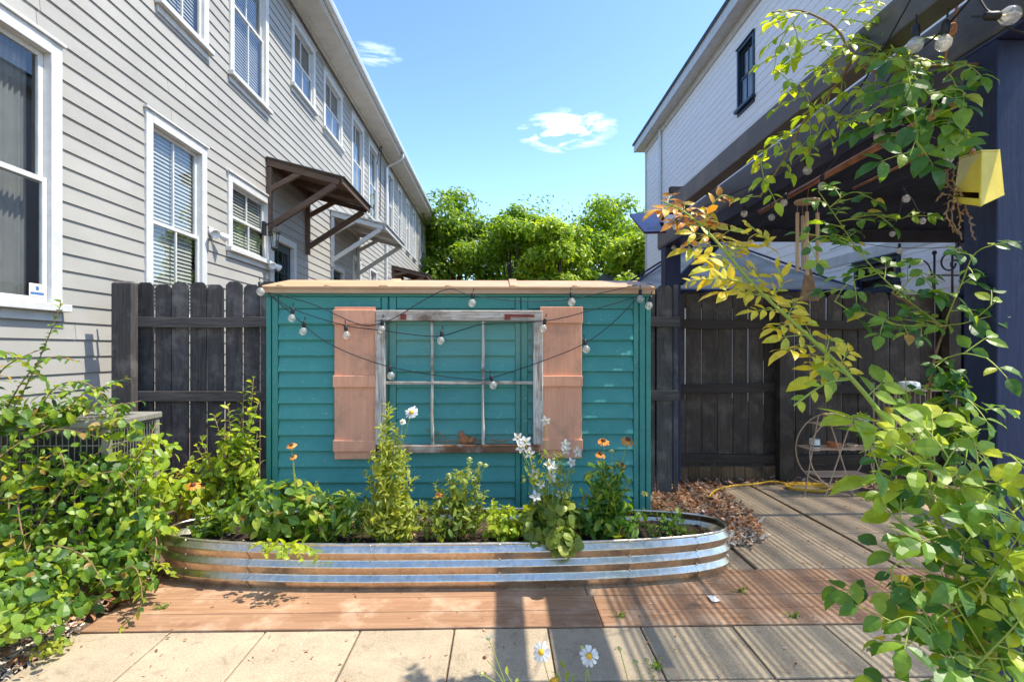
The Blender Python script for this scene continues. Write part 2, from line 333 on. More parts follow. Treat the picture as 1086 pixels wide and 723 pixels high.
def thing(name, label, cat, loc, group=None):
    o = bpy.data.objects.new(name, None); COL.objects.link(o); o.location = loc; o.empty_display_size = .1
    o['label'] = label; o['category'] = cat
    if group: o['group'] = group
    OFF[o.name] = V(loc); return o
def tag(o, label, cat, group=None):
    o['label'] = label; o['category'] = cat
    if group: o['group'] = group
    return o
def kind(o, k): o['kind'] = k; return o
def smoothpath(pts, k=6):
    pts = [V(p) for p in pts]; q = [pts[0]*2-pts[1]]+pts+[pts[-1]*2-pts[-2]]; out = []
    for i in range(1, len(q)-2):
        a, b, c, d = q[i-1], q[i], q[i+1], q[i+2]
        for j in range(k):
            t = j/k; out.append(.5*((2*b)+(c-a)*t+(2*a-5*b+4*c-d)*t*t+(3*b-a-3*c+d)*t**3))
    out.append(pts[-1]); return out
def rv(): 
    while 1:
        v = V((U(-1,1), U(-1,1), U(-1,1)))
        if .01 < v.length < 1: return v.normalized()
SUN, SKY, EXPO = 2.5, .15, 1.74
# ================================================================== SETTING: ground and paving
mb = MB()
n = 24; xs = [-300,-60,-20,-8]+[-5+.5*i for i in range(21)]+[8,20,60,300]; ys = [-40,-8,-2,0]+[.5*i for i in range(1,16)]+[10,20,40,90,400]
vs = [(x, y, (-.012 if abs(x) < 3.3 and y < 6 else -.012)) for y in ys for x in xs]
w = len(xs)
mb.add(vs, [(j*w+i, j*w+i+1, (j+1)*w+i+1, (j+1)*w+i) for j in range(len(ys)-1) for i in range(w-1)])
kind(mb.build('ground', 'ground'), 'structure')
# square pavers, each its own slightly uneven slab
mb = MB(); YD = 2.485
xj = [-1.945]+[-1.515+.4345*i for i in range(0, 9)]
for r in range(9):
    y1 = YD-r*.405; y0 = y1-.400
    for a, b in zip(xj[:-1], xj[1:]):
        t = [U(-.002, .002) for _ in range(4)]; g = .0035
        p = [(a+g, y0+g), (b-g, y0+g), (b-g, y1-g), (a+g, y1-g)]
        mb.hexa([(x, y, -.06) for x, y in p]+[(x, y, 0.0+t[i]) for i, (x, y) in enumerate(p)])
kind(mb.build('paved_path', 'paver', bev=.006), 'structure')
# deck boards
mb = MB(); bw = .1545
for i in range(4):
    y0 = YD+.004+i*bw; e = [-1.93+U(-.01,.01), U(.42,.50) if i % 2 == 0 else U(-.9,-.5), 3.4]
    if i in (0, 1): e[1] = .485
    for a, b in zip(e[:-1], e[1:]):
        mb.box((a+.002, y0+.002, -.03), (b-.002, y0+bw-.003, .004+U(-.001,.001)))
kind(mb.build('deck_walkway', 'deck', bev=.004), 'structure')
# concrete slabs of the side patio
mb = MB(); ye = YD+.004+4*bw+.004
for x0, x1, cuts in ((.95, 1.505, [ye, 3.62, 4.33, 5.0]), (1.52, 2.375, [ye, 3.98, 5.04]), (2.40, 3.30, [ye, 3.7, 4.4, 5.08]), (3.31, 4.2, [ye, 3.9, 4.6])):
    for a, b in zip(cuts[:-1], cuts[1:]):
        mb.box((x0+.004, a+.004, -.06), (x1-.004, b-.004, .002+U(-.003,.003)))
kind(mb.build('patio_slabs', 'slab', bev=.007), 'structure')

# ================================================================== GREY HOUSE (left)
WX = -3.55
def yw(px): return PX(px, 370, WX).y
def clapboards(mb, x, sgn, y0, y1, z0, z1, pitch, butt, holes):
    """lapped boards on the plane X = x facing sgn; holes = (y0, y1, z0, z1)"""
    k = int(round((z1-z0)/pitch))
    for i in range(k):
        a, b = z0+i*pitch, z0+(i+1)*pitch
        iv = [(y0, y1)]
        for h in holes:
            if h[2] < b-.02 and h[3] > a+.02:
                nv = []
                for (p, q) in iv:
                    if h[1] <= p or h[0] >= q: nv.append((p, q)); continue
                    if h[0] > p: nv.append((p, h[0]))
                    if h[1] < q: nv.append((h[1], q))
                iv = nv
        for p, q in iv:
            cuts = [p]
            if sgn > 0:
                while q-cuts[-1] > 4.2: cuts.append(cuts[-1]+U(1.6, 3.6))
            cuts.append(q)
            for u, v_ in zip(cuts[:-1], cuts[1:]):
                u += .0022 if u > p else 0; v_ -= .0022 if v_ < q else 0; xa = x+sgn*butt; xb = x+sgn*.002; xi = x-sgn*.03
                pts = [(xi,u,a),(xa,u,a),(xa,v_,a),(xi,v_,a),(xi,u,b+.006),(xb,u,b+.006),(xb,v_,b+.006),(xi,v_,b+.006)]
                if sgn < 0: pts = [pts[i] for i in (1,0,3,2,5,4,7,6)]
                mb.hexa(pts)
house = thing('grey_house', 'long two storey grey clapboard house with white window trim on the left', 'house', (WX, 1.0, 0))
FL = .9
WIN = [ # y0, y1, z0, z1, style (outer edge of trim)
 (3.02, yw(62), 1.62, 3.72, 'one'), (yw(152), yw(217), 1.62, 3.70, 'two'), (yw(240), yw(285), 2.60, 3.60, 'four'),
 (yw(165), yw(219), 4.88, 7.0, 'four'), (yw(242), yw(283), 4.90, 7.0, 'four'), (yw(308), yw(333), 5.78, 6.98, 'four'), (yw(342), yw(362), 5.72, 6.94, 'four'),
 (yw(372), yw(385), 4.95, 6.95, 'four'), (yw(390), yw(400), 4.85, 6.95, 'four')]
for a, b in ((410.5,416.5),(421,425.5),(430,433.5),(437,440),(443.5,446),(449,451)): WIN.append((yw(a), yw(b), 5.0, 6.95, 'four'))
for a, b in ((373,382),(391,399),(411,417),(428,432)): WIN.append((yw(a), yw(b), 1.7, 3.55, 'four'))
WIN.append((1.35, 2.45, 1.62, 3.72, 'one')); WIN.append((1.5, 2.6, 4.88, 7.0, 'four')); WIN.append((3.2, 4.3, 4.88, 7.0, 'four'))
DOORS = [(8.28, 9.3, .9, 3.12), (yw(350.5), yw(364), .9, 3.1), (17.8, 18.8, .9, 3.1)]
HY0, HY1 = .6, 26.5
holes = [(w[0]+.06, w[1]-.06, w[2]+.06, w[3]-.06) for w in WIN]+[(d[0]+.05, d[1]-.05, d[2], d[3]-.05) for d in DOORS]
mb = MB(); clapboards(mb, WX, 1, HY0, HY1, .40, 7.26, .14, .015, holes)
mb.build('clapboard_wall', 'siding_grey', house)
mb = MB(); mb.box((WX-.02, HY0, -.1), (WX-.25, HY1, .40)); mb.build('foundation', 'slab', house)
mb = MB(); mb.box((WX-.32, HY0, .4), (WX-.36, HY1, 7.2)); mb.build('interior', 'interior', house)
mb = MB(); mb.box((WX-4, HY0-.01, .4), (WX-.031, HY0+.05, 7.26)); mb.build('end_wall', 'siding_grey', house); mb = MB(); mb.box((WX-4, HY1-.05, .4), (WX-.031, HY1+.01, 7.26)); mb.build('end_wall', 'siding_grey', house)
# eaves: soffit, fascia, roof
mb = MB(); mb.box((WX+.02, HY0-.3, 7.20), (WX+.50, HY1+.25, 7.235)); mb.bar((WX+.06, HY0, 7.17), (WX+.06, HY1, 7.17), .05, .06)
mb.box((WX+.47, HY0-.3, 7.236), (WX+.51, HY1+.25, 7.40)); mb.build('soffit', 'soffit', house)
mb = MB()
mb.hexa([(WX+.54,HY0-.35,7.405),(WX+.54,HY1+.3,7.405),(WX-4,HY1+.3,9.6),(WX-4,HY0-.35,9.6),(WX+.54,HY0-.35,7.43),(WX+.54,HY1+.3,7.43),(WX-4,HY1+.3,9.66),(WX-4,HY0-.35,9.66)])
mb.build('roof', 'shingle', house)
mb = MB(); pr = [(-.0,.0),(.10,.0),(.115,.05),(.115,.10),(.105,.10),(.10,.02),(.005,.02),(.0,.10)]
k = len(pr); A = [(WX+.512+a, HY0-.3, 7.30+b) for a, b in pr]; B = [(WX+.512+a, HY1+.25, 7.30+b) for a, b in pr]
mb.add(A+B, [(i, (i+1) % k, k+(i+1) % k, k+i) for i in range(k)]+[tuple(range(k-1,-1,-1)), tuple(range(k, 2*k))])
mb.build('gutter', 'gutter', house)
for yd in (yw(407.5), 26.2):
    mb = MB(); mb.tube(smoothpath([(WX+.56,yd,7.30),(WX+.56,yd,7.16),(WX+.40,yd,7.02),(WX+.14,yd,6.90),(WX+.075,yd,6.75),(WX+.075,yd,5.5),(WX+.075,yd,.3)], 4), .042, 8)
    mb.build('downspout', 'gutter', house, smooth=True)
def house_window(par, x, sgn, y0, y1, z0, z1, style, trim='trim_white', tw=.105):
    X = lambda d: x+sgn*d
    mb = MB()
    mb.box((X(.034), y0, z0), (X(-.05), y0+tw, z1)); mb.box((X(.034), y1-tw, z0), (X(-.05), y1, z1))
    mb.box((X(.036), y0+tw, z1-tw), (X(-.05), y1-tw, z1))
    mb.box((X(.055), y0-.02, z1+.001), (X(-.01), y1+.02, z1+.028))
    f = mb.build('window', trim, par, bev=.004)
    mb = MB(); mb.box((X(.085), y0-.035, z0-.025), (X(-.06), y1+.035, z0+.035)); mb.box((X(.03), y0, z0-.10), (X(.0), y1, z0-.026))
    mb.build('sill', trim, f, bev=.005)
    a0, a1, b0, b1 = y0+tw, y1-tw, z0+.036, z1-tw; zm = b0+(b1-b0)*.49; sw = .045
    mb = MB()
    for (q0, q1, d) in ((b0, zm+.02, .0), (zm-.02, b1, -.03)):       # lower and upper sash
        mb.box((X(d), a0+.002, q0), (X(d-.028), a0+sw, q1)); mb.box((X(d), a1-sw, q0), (X(d-.028), a1-.002, q1))
        mb.box((X(d), a0+sw, q0), (X(d-.028), a1-sw, q0+sw)); mb.box((X(d), a0+sw, q1-.04), (X(d-.028), a1-sw, q1))
        if style in ('four', 'two'):
            ym = (a0+a1)/2; mb.box((X(d-.004), ym-.011, q0+sw), (X(d-.026), ym+.011, q1-.04))
    mb.build('sash', trim, f, bev=.002)
    mb = MB(); mb.add([(X(-.014), a0+.02, b0), (X(-.014), a1-.02, b0), (X(-.014), a1-.02, zm), (X(-.014), a0+.02, zm)], [(0,1,2,3)])
    mb.add([(X(-.044), a0+.02, zm), (X(-.044), a1-.02, zm), (X(-.044), a1-.02, b1), (X(-.044), a0+.02, b1)], [(0,1,2,3)])
    mb.build('pane', 'glass', f)
    if style == 'one' and sgn > 0:
        mb = MB(); n_ = 26
        for (c0, c1) in ((a0, a0+(a1-a0)*.30), (a1-(a1-a0)*.34, a1)):
            vs = []
            for i in range(n_+1):
                y = c0+(c1-c0)*i/n_; d = -.16+.022*math.sin(i*1.9)
                vs += [(X(d), y, b0), (X(d), y, b1)]
            mb.add(vs, [(2*i, 2*i+2, 2*i+3, 2*i+1) for i in range(n_)])
        mb.build('curtain', 'curtain', f, smooth=True)
    if style != 'one':
        mb = MB(); z = b0+.02
        while z < b1-.01:
            mb.hexa([(X(-.072), a0+.02, z), (X(-.072), a1-.02, z), (X(-.09), a1-.02, z+.040), (X(-.09), a0+.02, z+.040),
                     (X(-.072), a0+.02, z+.003), (X(-.072), a1-.02, z+.003), (X(-.09), a1-.02, z+.043), (X(-.09), a0+.02, z+.043)]); z += .043
        mb.build('blind', 'blind', f)
    return f
for i, w_ in enumerate(WIN):
    f = house_window(house, WX, 1, *w_)
    if i == 0:
        mb = MB(); mb.box((WX+.001, w_[1]-.27, 1.70), (WX+.003, w_[1]-.13, 1.80)); mb.build('sticker', 'paper', f)
        mb = MB(); mb.box((WX+.0032, w_[1]-.26, 1.715), (WX+.0042, w_[1]-.14, 1.735)); mb.ball((WX+.004, w_[1]-.20, 1.765), .018, 10, 4, (.1,1,1)); mb.build('sticker_print', 'sticker_blue', f)
def house_door(par, y0, y1, z0, z1):
    mb = MB(); t = .11
    mb.box((WX+.036, y0, z0), (WX-.06, y0+t, z1)); mb.box((WX+.036, y1-t, z0), (WX-.06, y1, z1)); mb.box((WX+.038, y0+t, z1-t), (WX-.06, y1-t, z1))
    d = mb.build('door', 'trim_white', par, bev=.004)
    a0, a1, b1 = y0+t, y1-t, z1-t
    mb = MB(); mb.box((WX-.03, a0, z0), (WX-.07, a0+.12, b1)); mb.box((WX-.03, a1-.12, z0), (WX-.07, a1, b1)); mb.box((WX-.03, a0+.12, z0), (WX-.07, a1-.12, z0+.65)); mb.box((WX-.03, a0+.12, b1-.13), (WX-.07, a1-.12, b1))
    q0, q1, r0, r1 = a0+.12, a1-.12, z0+.65, b1-.13
    for i in range(1, 3): y = q0+(q1-q0)*i/3; mb.box((WX-.034, y-.012, r0), (WX-.066, y+.012, r1))
    for i in range(1, 4): z = r0+(r1-r0)*i/4; mb.box((WX-.036, q0, z-.012), (WX-.064, q1, z+.012))
    mb.build('door_leaf', 'door_navy', d, bev=.003)
    mb = MB(); mb.add([(WX-.05, q0, r0), (WX-.05, q1, r0), (WX-.05, q1, r1), (WX-.05, q0, r1)], [(0,1,2,3)]); mb.build('pane', 'glass', d)
    mb = MB(); mb.tube([(WX-.03, a1-.07, z0+1.0), (WX+.03, a1-.07, z0+1.0)], .02, 8); mb.ball((WX+.04, a1-.07, z0+1.0), .03); mb.build('handle', 'metal_dark', d, smooth=True)
for d in DOORS: house_door(house, *d)
def canopy(par, y0, y1, mat, zw=4.17, zf=3.88, pj=1.15, roofm='shingle'):
    mb = MB(); xo = WX+.02; xf = WX+pj
    # sheathing boards and shingle
    nb = 6
    for i in range(nb):
        t0, t1 = i/nb, (i+1)/nb-.004; f = lambda t: (xo+(xf-xo)*t, zw+(zf-zw)*t)
        (xa, za), (xb, zb) = f(t0), f(t1)
        mb.hexa([(xa,y0,za),(xb,y0,zb),(xb,y1,zb),(xa,y1,za),(xa,y0,za+.02),(xb,y0,zb+.02),(xb,y1,zb+.02),(xa,y1,za+.02)])
    for y in (y0+.02, (y0+y1)/2, y1-.02): mb.bar((xo, y, zw-.045), (xf-.04, y, zf-.045), .045, .085)
    mb.bar((xf+.005, y0-.005, zf-.02), (xf+.005, y1+.005, zf-.02), .03, .12)
    mb.bar((xo+.02, y0, zw-.05), (xo+.02, y1, zw-.05), .04, .10)
    c = mb.build('door_canopy', mat, par, bev=.003)
    mb = MB(); mb.hexa([(xo,y0-.03,zw+.0215),(xf+.05,y0-.03,zf+.0115),(xf+.05,y1+.03,zf+.0115),(xo,y1+.03,zw+.0215),(xo,y0-.03,zw+.04),(xf+.05,y0-.03,zf+.03),(xf+.05,y1+.03,zf+.03),(xo,y1+.03,zw+.04)])
    mb.build('canopy_roof', roofm, c)
    for y in (y0+.04, y1-.04):
        mb = MB(); mb.bar((xo+.02, y, 3.15), (xf-.10, y, zf-.075), .07, .085); mb.bar((xo+.03, y, 3.72), (xo+.50, y, zw-.19), .06, .075)
        mb.bar((xo+.028, y, 3.02), (xo+.028, y, zw-.11), .055, .07)
        mb.build('bracket', mat, c, bev=.003)
canopy(house, 8.15, 9.85, 'awning_brown'); canopy(house, 11.2, 13.3, 'awning_grey', roofm='awning_grey'); canopy(house, 17.5, 19.3, 'awning_brown', 4.0, 3.72)
# coach lamp beside the door, floodlights
mb = MB(); y = 8.05
mb.box((WX+.01, y-.05, 3.0), (WX+.04, y+.05, 3.2)); mb.tube([(WX+.04, y, 3.15), (WX+.16, y, 3.2), (WX+.18, y, 3.12)], .012, 6)
mb.lathe([(.02,3.12),(.085,3.05),(.09,3.03)], (WX+.18, y, 0), 8); mb.lathe([(.045,2.82),(.055,2.80),(.03,2.77)], (WX+.18, y, 0), 8)
for a in range(4): mb.tube([(WX+.18+.07*math.cos(a*1.57+.8), y+.07*math.sin(a*1.57+.8), 3.04), (WX+.18+.045*math.cos(a*1.57+.8), y+.045*math.sin(a*1.57+.8), 2.82)], .006, 4)
cl = mb.build('coach_lamp', 'metal_dark', house)
mb = MB(); mb.lathe([(.066,3.03),(.043,2.83)], (WX+.18, y, 0), 8, closed=False); mb.build('lamp_glass', 'glass', cl)
for px, z in ((222, 2.73), (283, 2.6)):
    y = yw(px); mb = MB(); mb.lathe([(.055,0),(.055,.025),(.03,.03)], (WX+.012, y, z), 10, V((1,0,0)))
    for s in (-1, 1):
        mb.tube([(WX+.03, y, z), (WX+.08, y+s*.05, z-.01)], .013, 6)
        mb.lathe([(.02,0),(.035,.03),(.055,.11),(.05,.112),(.03,.06)], (WX+.08, y+s*.05, z-.01), 10, V((.5, s*.6, -.35)))
    mb.build('floodlight', 'metal_white', house, smooth=True)
# wires along the soffit
mb = MB(); mb.tube(smoothpath([(WX+.03,yw(399),6.6),(WX+.05,yw(399)+.1,7.0),(WX+.12,yw(399)+.2,7.18),(WX+.05,yw(402),6.9),(WX+.03,yw(402),5.2)],5), .012, 5); mb.build('service_cable', 'black_wire', house)

# ================================================================== WHITE HOUSE (right)
XR = 4.75; Y0, Y1 = 5.02, 17.2
wh = thing('white_house', 'tall white clapboard house with a dark roof edge behind the pergola', 'house', (XR, Y0, 0))
ywr = lambda px: PX(px, 370, XR).y
bw0, bw1, bz0, bz1 = ywr(801), ywr(783), 6.0, 7.22
lw = [(6.2, 7.0, 2.0, 2.42), (8.6, 9.6, 1.2, 2.35)]
mb = MB(); clapboards(mb, XR, -1, Y0, Y1, .3, 7.80, .15, .010, [(bw0+.05, bw1-.05, bz0+.05, bz1-.05)]+[(a+.05, b-.05, c+.05, d-.05) for a, b, c, d in lw])
mb.build('clapboard_wall', 'siding_white', wh)
mb = MB(); mb.box((XR+.02, Y0, -.1), (XR+.2, Y1, .3)); mb.build('foundation', 'slab', wh)
mb = MB(); mb.box((XR+.3, Y0, .3), (XR+.34, Y1, 7.7)); mb.build('interior', 'interior', wh)
mb = MB(); mb.box((XR+.031, Y1-.05, .3), (XR+7, Y1+.01, 7.8)); mb.build('end_wall', 'siding_white', wh); mb = MB(); mb.box((XR+.031, Y0-.01, .3), (XR+7, Y0+.05, 7.8)); mb.build('end_wall', 'siding_white', wh)
mb = MB(); mb.box((XR-.035, Y1-.12, .3), (XR+.05, Y1+.03, 7.8)); mb.box((XR-.035, Y0-.03, .3), (XR+.05, Y0+.1, 7.8)); mb.build('corner_board', 'trim_white', wh, bev=.004)
mb = MB(); mb.box((XR-.30, Y0-.3, 7.78), (XR+.02, Y1+.3, 7.81)); mb.box((XR-.33, Y0-.3, 7.765), (XR-.301, Y1+.3, 7.99)); mb.bar((XR-.03, Y0, 7.70), (XR-.03, Y1, 7.70), .035, .15); mb.build('soffit', 'trim_white', wh)
mb = MB(); mb.hexa([(XR-.37,Y0-.35,7.992),(XR+6,Y0-.35,10.5),(XR+6,Y1+.35,10.5),(XR-.37,Y1+.35,7.992),(XR-.37,Y0-.35,8.06),(XR+6,Y0-.35,10.57),(XR+6,Y1+.35,10.57),(XR-.37,Y1+.35,8.06)]); mb.build('roof', 'roof_dark', wh)
house_window(wh, XR, -1, bw0, bw1, bz0, bz1, 'four', 'door_navy', .06)
for a, b, c, d in lw: house_window(wh, XR, -1, a, b, c, d, 'one', 'door_navy', .05)
mb = MB(); mb.box((XR-.02, 5.3, 2.46), (XR-.012, 12.5, 2.60)); mb.build('band_board', 'trim_white', wh)
mb = MB(); mb.tube([(XR-.06, 15.5, 7.7), (XR-.06, 15.5, .2)], .045, 8); mb.build('downspout', 'gutter', wh)

# ================================================================== FENCES
def fence(name, label, y, x0, x1, top, pitch, bm, rm, rails, posts, zb=.02, post_h=None, kick=None, wob=.006, group=None):
    """dog-eared boards on the far side, rails and posts on the near side"""
    t = thing(name, label, 'fence', (x0, y, 0), group); mb = MB(); x = x0
    while x < x1-.03:
        w = min(pitch-U(.006,.018), x1-x); h = top+U(-.018,.018); c = w*.22; d = U(-wob,wob); tl = U(-.006,.006)
        pr = [(x, zb), (x+w, zb), (x+w+tl, h-c), (x+w-c+tl, h), (x+c+tl, h), (x+tl, h-c)]
        k = 6; A = [(a, y+d, b) for a, b in pr]; B = [(a, y+d+.018, b) for a, b in pr]
        mb.add(A+B, [tuple(range(k)), tuple(range(2*k-1, k-1, -1))]+[(i, k+i, k+(i+1) % k, (i+1) % k) for i in range(k)])
        x += pitch
    mb.build('board_panel', bm, t, bev=.002)
    px = sorted(p[0] for p in posts)
    for zr in rails:
        pts = [(x0, y-.028, zr)]+[(x0+(x1-x0)*i/6, y-.028+U(-.004,.004), zr+U(-.014,.014)) for i in range(1, 6)]+[(x1, y-.028, zr)]
        mb = MB()
        mb2 = smoothpath(pts, 3)
        o = len(mb.v)
        for p in mb2: mb.v += [(p.x, p.y-.019, p.z-.044), (p.x, p.y+.019, p.z-.044), (p.x, p.y+.019, p.z+.044), (p.x, p.y-.019, p.z+.044)]
        for i in range(len(mb2)-1):
            for j in range(4): mb.f.append((4*i+j, 4*i+4+j, 4*i+4+(j+1) % 4, 4*i+(j+1) % 4)); mb.mi.append(0)
        mb.f.append((3,2,1,0)); mb.mi.append(0); e = 4*(len(mb2)-1); mb.f.append((e,e+1,e+2,e+3)); mb.mi.append(0)
        mb.build('rail', rm, t, bev=.003)
    for (xp, wd, hp) in posts:
        mb = MB(); mb.box((xp-wd/2, y-.052-.09, 0), (xp+wd/2, y-.050, hp)); 
        c = .02; z = hp
        mb.hexa([(xp-wd/2,y-.142,z),(xp+wd/2,y-.142,z),(xp+wd/2,y-.05,z),(xp-wd/2,y-.05,z),(xp-wd/2+c,y-.142+c,z+.02),(xp+wd/2-c,y-.142+c,z+.02),(xp+wd/2-c,y-.05-c,z+.02),(xp-wd/2+c,y-.05-c,z+.02)])
        mb.build('post', bm, t, bev=.004)
    if kick:
        mb = MB(); x = kick[0]
        while x < kick[1]: w = U(.085,.13); mb.box((x+.003, y-.062, .0), (x+w-.002, y-.048-U(0,.004), kick[2]+U(-.01,.004))); x += w
        mb.build('kickboard', 'kick', t, bev=.002)
    return t
YF = 4.75; xl = P(124, 300, YF).x
fence('board_fence', 'weathered charcoal grey board fence between the grey house and the shed', YF, xl+.02, 1.6, 1.885, .153, 'fence_dark', 'fence_rail',
      [P(0,341,YF).z, P(0,420,YF).z], [(P(132,0,YF-.1).x, .165, 1.86), (.2, .12, 1.75)], .0)
YG = 5.25; xg = .9
fence('board_fence', 'black stained board fence behind the pergola post and slabs', YG, xg, XR-.04, 1.86, .158, 'fence_black', 'fence_black_rail',
      [P(0,343,YG).z, P(0,413,YG).z, P(0,489,YG).z], [(P(832,0,YG-.1).x, .135, 1.80), (4.45, .12, 1.8)], .14, kick=(1.3, 2.76, P(0,497,YG).z))
fs = [o for o in bpy.data.objects if o.name.startswith('board_fence')]

# ================================================================== SHED
YS = 3.75; sx0, sx1 = P(283, 0, YS).x, P(689.5, 0, YS).x; zt = P(0, 311, YS).z
pxs = lambda p: P(p, 0, YS).x
pzs = lambda p: P(0, p, YS).z
shed = thing('garden_shed', 'teal resin garden shed with a tan roof and peach shutters', 'shed', ((sx0+sx1)/2, YS, 0))
YB = 5.2-.55
mb = MB(); pit = (pzs(328)-pzs(543))/12.65
def shed_lap(mb, x0, x1, z0, z1):
    z = z1; 
    while z > z0+.005:
        a = max(z-pit, z0); y = YS
        vs = []; prof = [(a-.001, .002), (a+.003, -.016), (a+.010, -.019), (a+pit*.45, -.009), (z-.006, .003), (z, .004)]
        k = len(prof)
        for zz, yy in prof: vs += [(x0, y+yy, zz), (x1, y+yy, zz)]
        fsx = [(2*i, 2*i+1, 2*i+3, 2*i+2) for i in range(k-1)]
        mb.add(vs, fsx); mb.add([(x0, y+.004, z), (x0, y+.03, z)]+[(x0, y+yy, zz) for zz, yy in reversed(prof)]+[(x0, y+.03, a)], [tuple(range(len(prof)+3))][:0])
        z -= pit
secs = [(pxs(296), pxs(404)), (pxs(421), pxs(546)), (pxs(560), pxs(671))]
for a, b in secs: shed_lap(mb, a, b, .02, pzs(327))
mb.box((sx0, YS+.012, 0), (sx1, YS+.03, zt)); mb.box((sx0, YS+.0301, 0), (sx0+.03, YB, zt)); mb.box((sx1-.03, YS+.0301, 0), (sx1, YB, zt)); mb.box((sx0, YB, 0), (sx1, YB+.03, zt))
mb.build('lap_wall', 'teal', shed, smooth=False)
mb = MB()
for a, b, d in ((283,288,.012),(289.5,295.5,.016),(405,411.5,.011),(413.5,420.5,.014),(546.5,551.5,.014),(553,559.5,.010),(671.5,676.5,.014),(678,684,.010),(684.7,689.5,.016)):
    mb.box((pxs(a), YS-d, 0), (pxs(b), YS+.013, pzs(314)))
for a, b in secs: mb.box((a, YS-.009, pzs(326.5)), (b, YS+.013, pzs(314)))
mb.box((sx0-.01, YS-.018, pzs(313.5)), (sx1+.01, YS+.02, zt+.004))
mb.build('corner_trim', 'teal_trim', shed, bev=.003)
# roof: two slopes, moulded ribs along the slope
mb = MB(); ov = .045; yr = (YS+YB)/2; ze = pzs(303); zr = 1.30+(370-297.5)/F*yr/math.cos(TH)
rx0, rx1 = sx0-.02, sx1+.02; m_ = 60
def roofz(y): 
    t = min(1, abs(y-yr)/(yr-(YS-ov))); return ze+(zr-ze)*(1-t)
ribs = [pxs(p) for p in (350, 477, 545, 610)]
cols = sorted(set([rx0, rx1]+[r+d for r in (pxs(408), pxs(545)) for d in (-.035, -.028, -.005, .005, .028, .035)]))
def ribh(x):
    for r in (pxs(408), pxs(545)):
        if abs(abs(x-r)-.0165) < .013: return .012
    return 0
top = []; rows = [YS-ov, YS-ov+.02, yr-.05, yr, yr+.05, YB+ov]
for y in rows: top.append([(x, y, roofz(y)+ribh(x)-(.006 if y == rows[0] else 0)) for x in cols])
flat = [p for r in top for p in r]; c = len(cols)
mb.add(flat, [(j*c+i, j*c+i+1, (j+1)*c+i+1, (j+1)*c+i) for j in range(len(rows)-1) for i in range(c-1)])
e = [(x, YS-ov, z) for (x, _, z) in top[0]]; lo = [(x, YS-ov-.004, zt+.002) for x in cols]
mb.add(lo+e, [(i, i+1, c+i+1, c+i) for i in range(c-1)])
for x in (rx0, rx1): mb.add([(x, YS-ov, zt), (x, YS-ov, top[0][0][2]), (x, yr, zr), (x, YB+ov, top[-1][0][2]), (x, YB+ov, zt)], [(0,1,2,3,4)])
mb.add([(rx0,YS-ov-.003,zt+.001),(rx1,YS-ov-.003,zt+.001),(rx1,YB+ov,zt+.001),(rx0,YB+ov,zt+.001)], [(3,2,1,0)])
mb.bar((rx0, YS-ov-.006, ze-.010), (rx1, YS-ov-.006, ze-.010), .012, .012)
for r in ribs+[pxs(300), pxs(668)]: mb.ball((r, YS-ov+.004, ze-.004), .022, 10, 6, (1.5,.7,.8))
mb.build('roof', 'tan_roof', shed, bev=.0)
# old sash hung on the front
f0, f1, g0, g1 = pxs(400.5), pxs(575), pzs(480), pzs(329); ya, yb = YS-.075, YS-.03
mb = MB(); sw = .068
mb.box((f0, ya, g0+.055), (f0+sw, yb, g1-.074)); mb.box((f1-sw, ya, g0+.055), (f1, yb, g1-.074))
win = mb.build('window', 'old_white', shed, bev=.005)
mb = MB(); mb.box((f0+.003, ya-.004, g1-.073), (f1-.003, yb, g1)); mb.build('top_rail', 'old_rail', win, bev=.006)
mb = MB(); mb.box((f0+.02, ya-.006, g0), (f1-.02, yb+.004, g0+.054)); mb.build('bottom_rail', 'old_brown', win, bev=.006)
for px in (459.5, 512.5):
    mb = MB(); x = pxs(px); z = g0+.055
    pts = [(x+U(-.003,.003), ya+.018, g0+.055+(g1-g0-.13)*i/8) for i in range(9)]
    mb.tube(pts, [U(.009,.0125) for _ in pts], 6); mb.build('muntin', 'old_white', win)
mb = MB(); mb.bar((f0+sw, ya+.019, pzs(406)), (f1-sw, ya+.019, pzs(406)), .022, .020); mb.build('muntin', 'old_rail', win, bev=.003)
mb = MB(); mb.add([(f0+.05, ya+.024, g0+.03), (f1-.05, ya+.024, g0+.03), (f1-.05, ya+.024, g1-.05), (f0+.05, ya+.024, g1-.05)], [(0,1,2,3)]); mb.build('pane', 'glass_old', win)
mb = MB()
for px in (430, 538): x = pxs(px); mb.box((x-.02, ya-.012, pzs(339)), (x+.02, ya-.005, pzs(333)))
mb.bar((pxs(541), ya-.008, pzs(334.5)), (pxs(566), ya-.008, pzs(335)), .006, .018); mb.build('hinge', 'red_paint', win)
for a, b, zb_, btn in ((357, 400, 487, ((328.5,344),(398,410.5),(466.5,478.5))), (573, 616, 487, ((325,342.5),(398.5,410),(466.5,478)))):
    mb = MB(); mb.box((pxs(a), YS-.052, pzs(zb_)), (pxs(b), YS-.030, pzs(325)))
    sh = mb.build('shutter', 'peach', shed, bev=.004)
    for t, bo in btn:
        mb = MB(); mb.box((pxs(a)-.006, YS-.069, pzs(bo)), (pxs(b)+.004, YS-.0525, pzs(t))); mb.build('batten', 'peach', sh, bev=.004)
